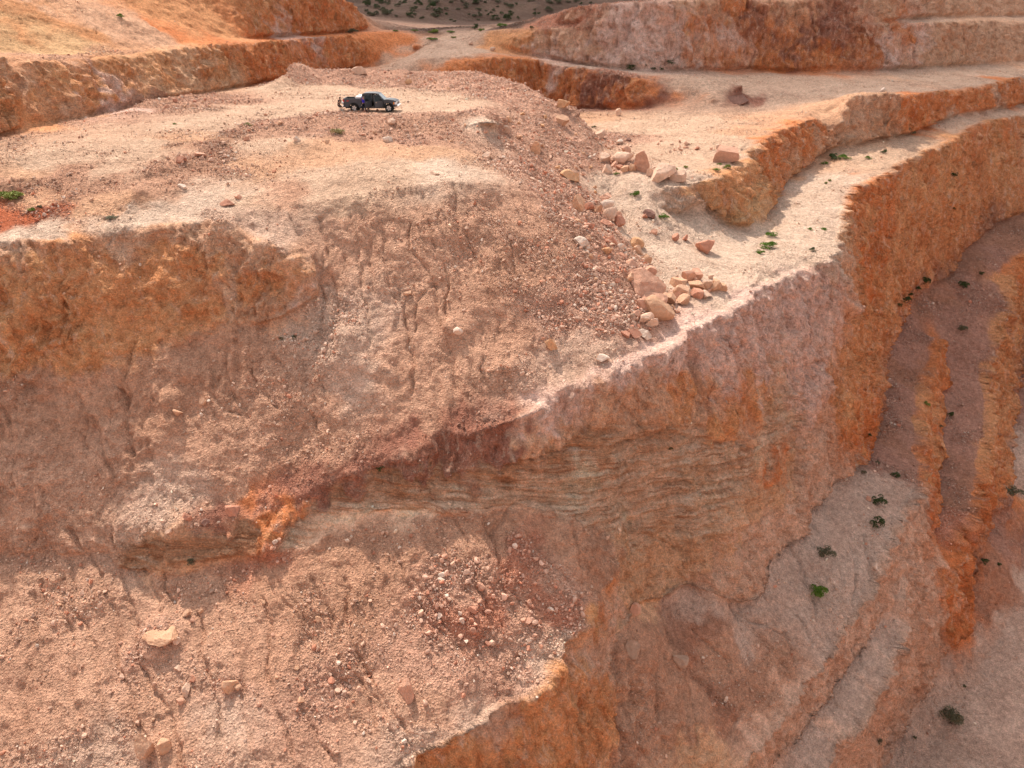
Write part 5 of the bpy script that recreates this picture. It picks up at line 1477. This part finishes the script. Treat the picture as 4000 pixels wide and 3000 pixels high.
def person(loc_, rz, J, label, shirt, trouser, tee=True, shorts=False, headdir=0, head_tilt=0, hands=None):
    """J: joints in metres, x ahead of the person; keys pel, waist, chest, neck, headc, shL elL wrL, hipL knL anL toL and the same with R"""
    root = empty('person', loc_, rz); tag(root, label, 'person')
    E = [('pel','waist'),('waist','chest'),('chest','neck'),('neck','headc')]
    Rr = dict(pel=(.14,.105), waist=(.135,.10), chest=(.16,.11), neck=.055, headc=.05)
    for s in 'LR':
        E += [('chest','sh'+s),('sh'+s,'el'+s),('el'+s,'wr'+s),('pel','hip'+s),('hip'+s,'kn'+s),('kn'+s,'an'+s),('an'+s,'to'+s)]
        Rr.update({'sh'+s:.062,'el'+s:.042,'wr'+s:.027,'hip'+s:.088,'kn'+s:.056,'an'+s:.038,'to'+s:(.042,.03)})
    JB, EB, RB = dict(J), list(E), dict(Rr)
    for s, sg in (('L', 1), ('R', -1)):
        d = Vector(J['wr'+s]) - Vector(J['el'+s])
        add_hand(JB, EB, RB, 'wr'+s, sg, d, (hands or {}).get(s, (0, -sg, 0)), 'h'+s)
    skinned('body', JB, EB, RB, SKIN, root, 2, 'pel')
    # shirt over the torso and sleeves
    mid = lambda a, b, t: tuple(Vector(a).lerp(Vector(b), t))
    JS = {k: J[k] for k in ('pel','waist','chest','shL','shR')}; RS_ = dict(pel=(.158,.122), waist=(.155,.118), chest=(.178,.128), shL=.078, shR=.078)
    JS['nk'] = mid(J['chest'], J['neck'], .8); RS_['nk'] = .068
    JS['pel'] = mid(J['pel'], J['waist'], .15)
    ES = [('pel','waist'),('waist','chest'),('chest','shL'),('chest','shR'),('chest','nk')]
    for s in 'LR':
        JS['sl'+s] = mid(J['sh'+s], J['el'+s], .62 if tee else .98); RS_['sl'+s] = .064 if tee else .05; ES.append(('sh'+s,'sl'+s))
        if not tee: JS['cf'+s] = mid(J['el'+s], J['wr'+s], .92); RS_['cf'+s] = .038; ES.append(('sl'+s,'cf'+s))
    skinned('shirt', JS, ES, RS_, shirt, root, 2, 'waist')
    JT = {'pel': J['pel']}; RT = {'pel': (.15,.118)}; ET = []
    JT['wb'] = mid(J['pel'], J['waist'], .45); RT['wb'] = (.148,.112); ET.append(('pel','wb'))
    for s in 'LR':
        JT['hip'+s] = J['hip'+s]; RT['hip'+s] = .102; ET.append(('pel','hip'+s))
        if shorts:
            JT['e'+s] = mid(J['hip'+s], J['kn'+s], .85); RT['e'+s] = .085; ET.append(('hip'+s,'e'+s))
        else:
            JT['kn'+s] = J['kn'+s]; RT['kn'+s] = .07; JT['e'+s] = mid(J['kn'+s], J['an'+s], .93); RT['e'+s] = .056
            ET += [('hip'+s,'kn'+s),('kn'+s,'e'+s)]
    skinned('shorts' if shorts else 'trousers', JT, ET, RT, trouser, root, 2, 'pel')
    for s in 'LR':
        a, t = Vector(J['an'+s]), Vector(J['to'+s])
        h_ = a + Vector((0, 0, -.045)) - (t - a).normalized() * .05
        skinned('shoe', {'h': tuple(h_), 'a': tuple(a + Vector((0, 0, -.03))), 't': tuple(t)}, [('h','a'),('a','t')], {'h': .042, 'a': .052, 't': (.048,.036)}, BLACK, root, 2, 'a')
    head_mesh(root, Vector(J['headc']) + Vector((.01, 0, .05)), headdir, SKIN, head_tilt)
    root.scale = (TS, TS, TS)
    return root
BLUE = cloth('blue_cotton', (.045, .03, .42)); NAVY = cloth('dark_trouser_cloth', (.018, .018, .03)); BLK = cloth('black_cotton', (.02, .02, .022)); BRN = cloth('brown_cotton', (.17, .10, .065))
def sym(d):
    o = {}
    for k, v in d.items():
        if k.endswith('_'): o[k[:-1] + 'L'] = v; o[k[:-1] + 'R'] = (v[0], -v[1], v[2])
        else: o[k] = v
    return o
# standing in the open rear door, back to us, arms reaching into the cab
JA = sym({'pel': (0,0,.95), 'waist': (.02,0,1.10), 'chest': (.07,0,1.36), 'neck': (.11,0,1.53), 'headc': (.15,0,1.62), 'sh_': (.08,.19,1.43), 'hip_': (0,.10,.90), 'kn_': (.03,.11,.50), 'an_': (-.01,.12,.09), 'to_': (.14,.14,.045)})
JA.update({'elL': (.25,.27,1.22), 'wrL': (.46,.18,1.20), 'elR': (.10,-.27,1.16), 'wrR': (.30,-.22,1.02), 'knR': (.06,-.13,.50), 'anR': (.02,-.16,.09), 'toR': (.17,-.19,.045)})
person(tw(1.12, -1.32), math.pi / 2 + YAW + R(8), JA, 'person in blue t-shirt and dark trousers, back turned, standing in the open rear door', BLUE, NAVY)
# at the tailgate, knees bent, holding white things towards the truck
JB_ = sym({'pel': (-.10,0,.72), 'waist': (-.04,0,.86), 'chest': (.06,0,1.10), 'neck': (.10,0,1.26), 'headc': (.14,0,1.34), 'sh_': (.07,.19,1.18), 'hip_': (-.08,.10,.68), 'kn_': (.24,.14,.46), 'an_': (.02,.14,.09), 'to_': (.17,.16,.045), 'el_': (.12,.27,.93), 'wr_': (.33,.14,.92)})
pb = person(tw(-1.52, -1.0), R(-25) + YAW, JB_, 'person in black t-shirt with knees bent behind the tailgate, holding white things', BLK, BLK, shorts=True, hands={'L': (0,0,1), 'R': (0,0,1)})
hx = Matrix.Rotation(R(-25) + YAW, 3, 'Z')
for (px, py, pz, sx, sz, lab) in ((.44, 0, 1.02, .26, .15, 'upper white bundle held by the person at the tailgate'), (.44, 0, .875, .24, .12, 'lower white bundle held by the person at the tailgate')):
    v, f = rough_rock(3, 900 + int(pz * 10), sx, .22, sz, 4)
    o = mesh_from('bundle', v * TS, f, WHITEP, True); o.location = tw(-1.52, -1.0) + hx @ Vector((px * TS, py, 0)) + Vector((0, 0, pz * TS)); o.rotation_euler = (0, 0, .3)
    tag(o, lab, 'bundle')
# sitting behind the wheel
JC = sym({'pel': (-.05,0,.0), 'waist': (-.08,0,.14), 'chest': (-.10,0,.40), 'neck': (-.07,0,.56), 'headc': (-.05,0,.64), 'sh_': (-.10,.19,.48), 'hip_': (0,.10,.0), 'kn_': (.42,.13,.06), 'an_': (.62,.13,-.26), 'to_': (.74,.14,-.28), 'el_': (.10,.24,.26), 'wr_': (.33,.12,.32)})
person(tw(2.28, .42, .97) , YAW, JC, 'person in brown t-shirt sitting at the steering wheel inside the truck', BRN, NAVY)
# pale block on the ground beside the tailgate
bl = drop(*tw(-1.25, -1.5).xy)[0]
bm = bmesh.new()
for x in (-.19, .02): box(bm, x, x + .17, -.17, .17, 0, .36)
me = bpy.data.meshes.new('bucket')
bmesh.ops.bevel(bm, geom=list(bm.edges), offset=.02, segments=2, affect='EDGES'); bm.to_mesh(me); bm.free()
me.materials.append(simple('pale_beige', (.42, .36, .30), .9, noise=.1))
o = bpy.data.objects.new('pale_block', me); COL.objects.link(o); o.location = bl - Vector((0, 0, .02)); o.rotation_euler = (0, 0, .1)
tag(o, 'pale square twin block on the ground beside the rear wheel', 'bag')
print('done', round(time.time() - T0, 1))
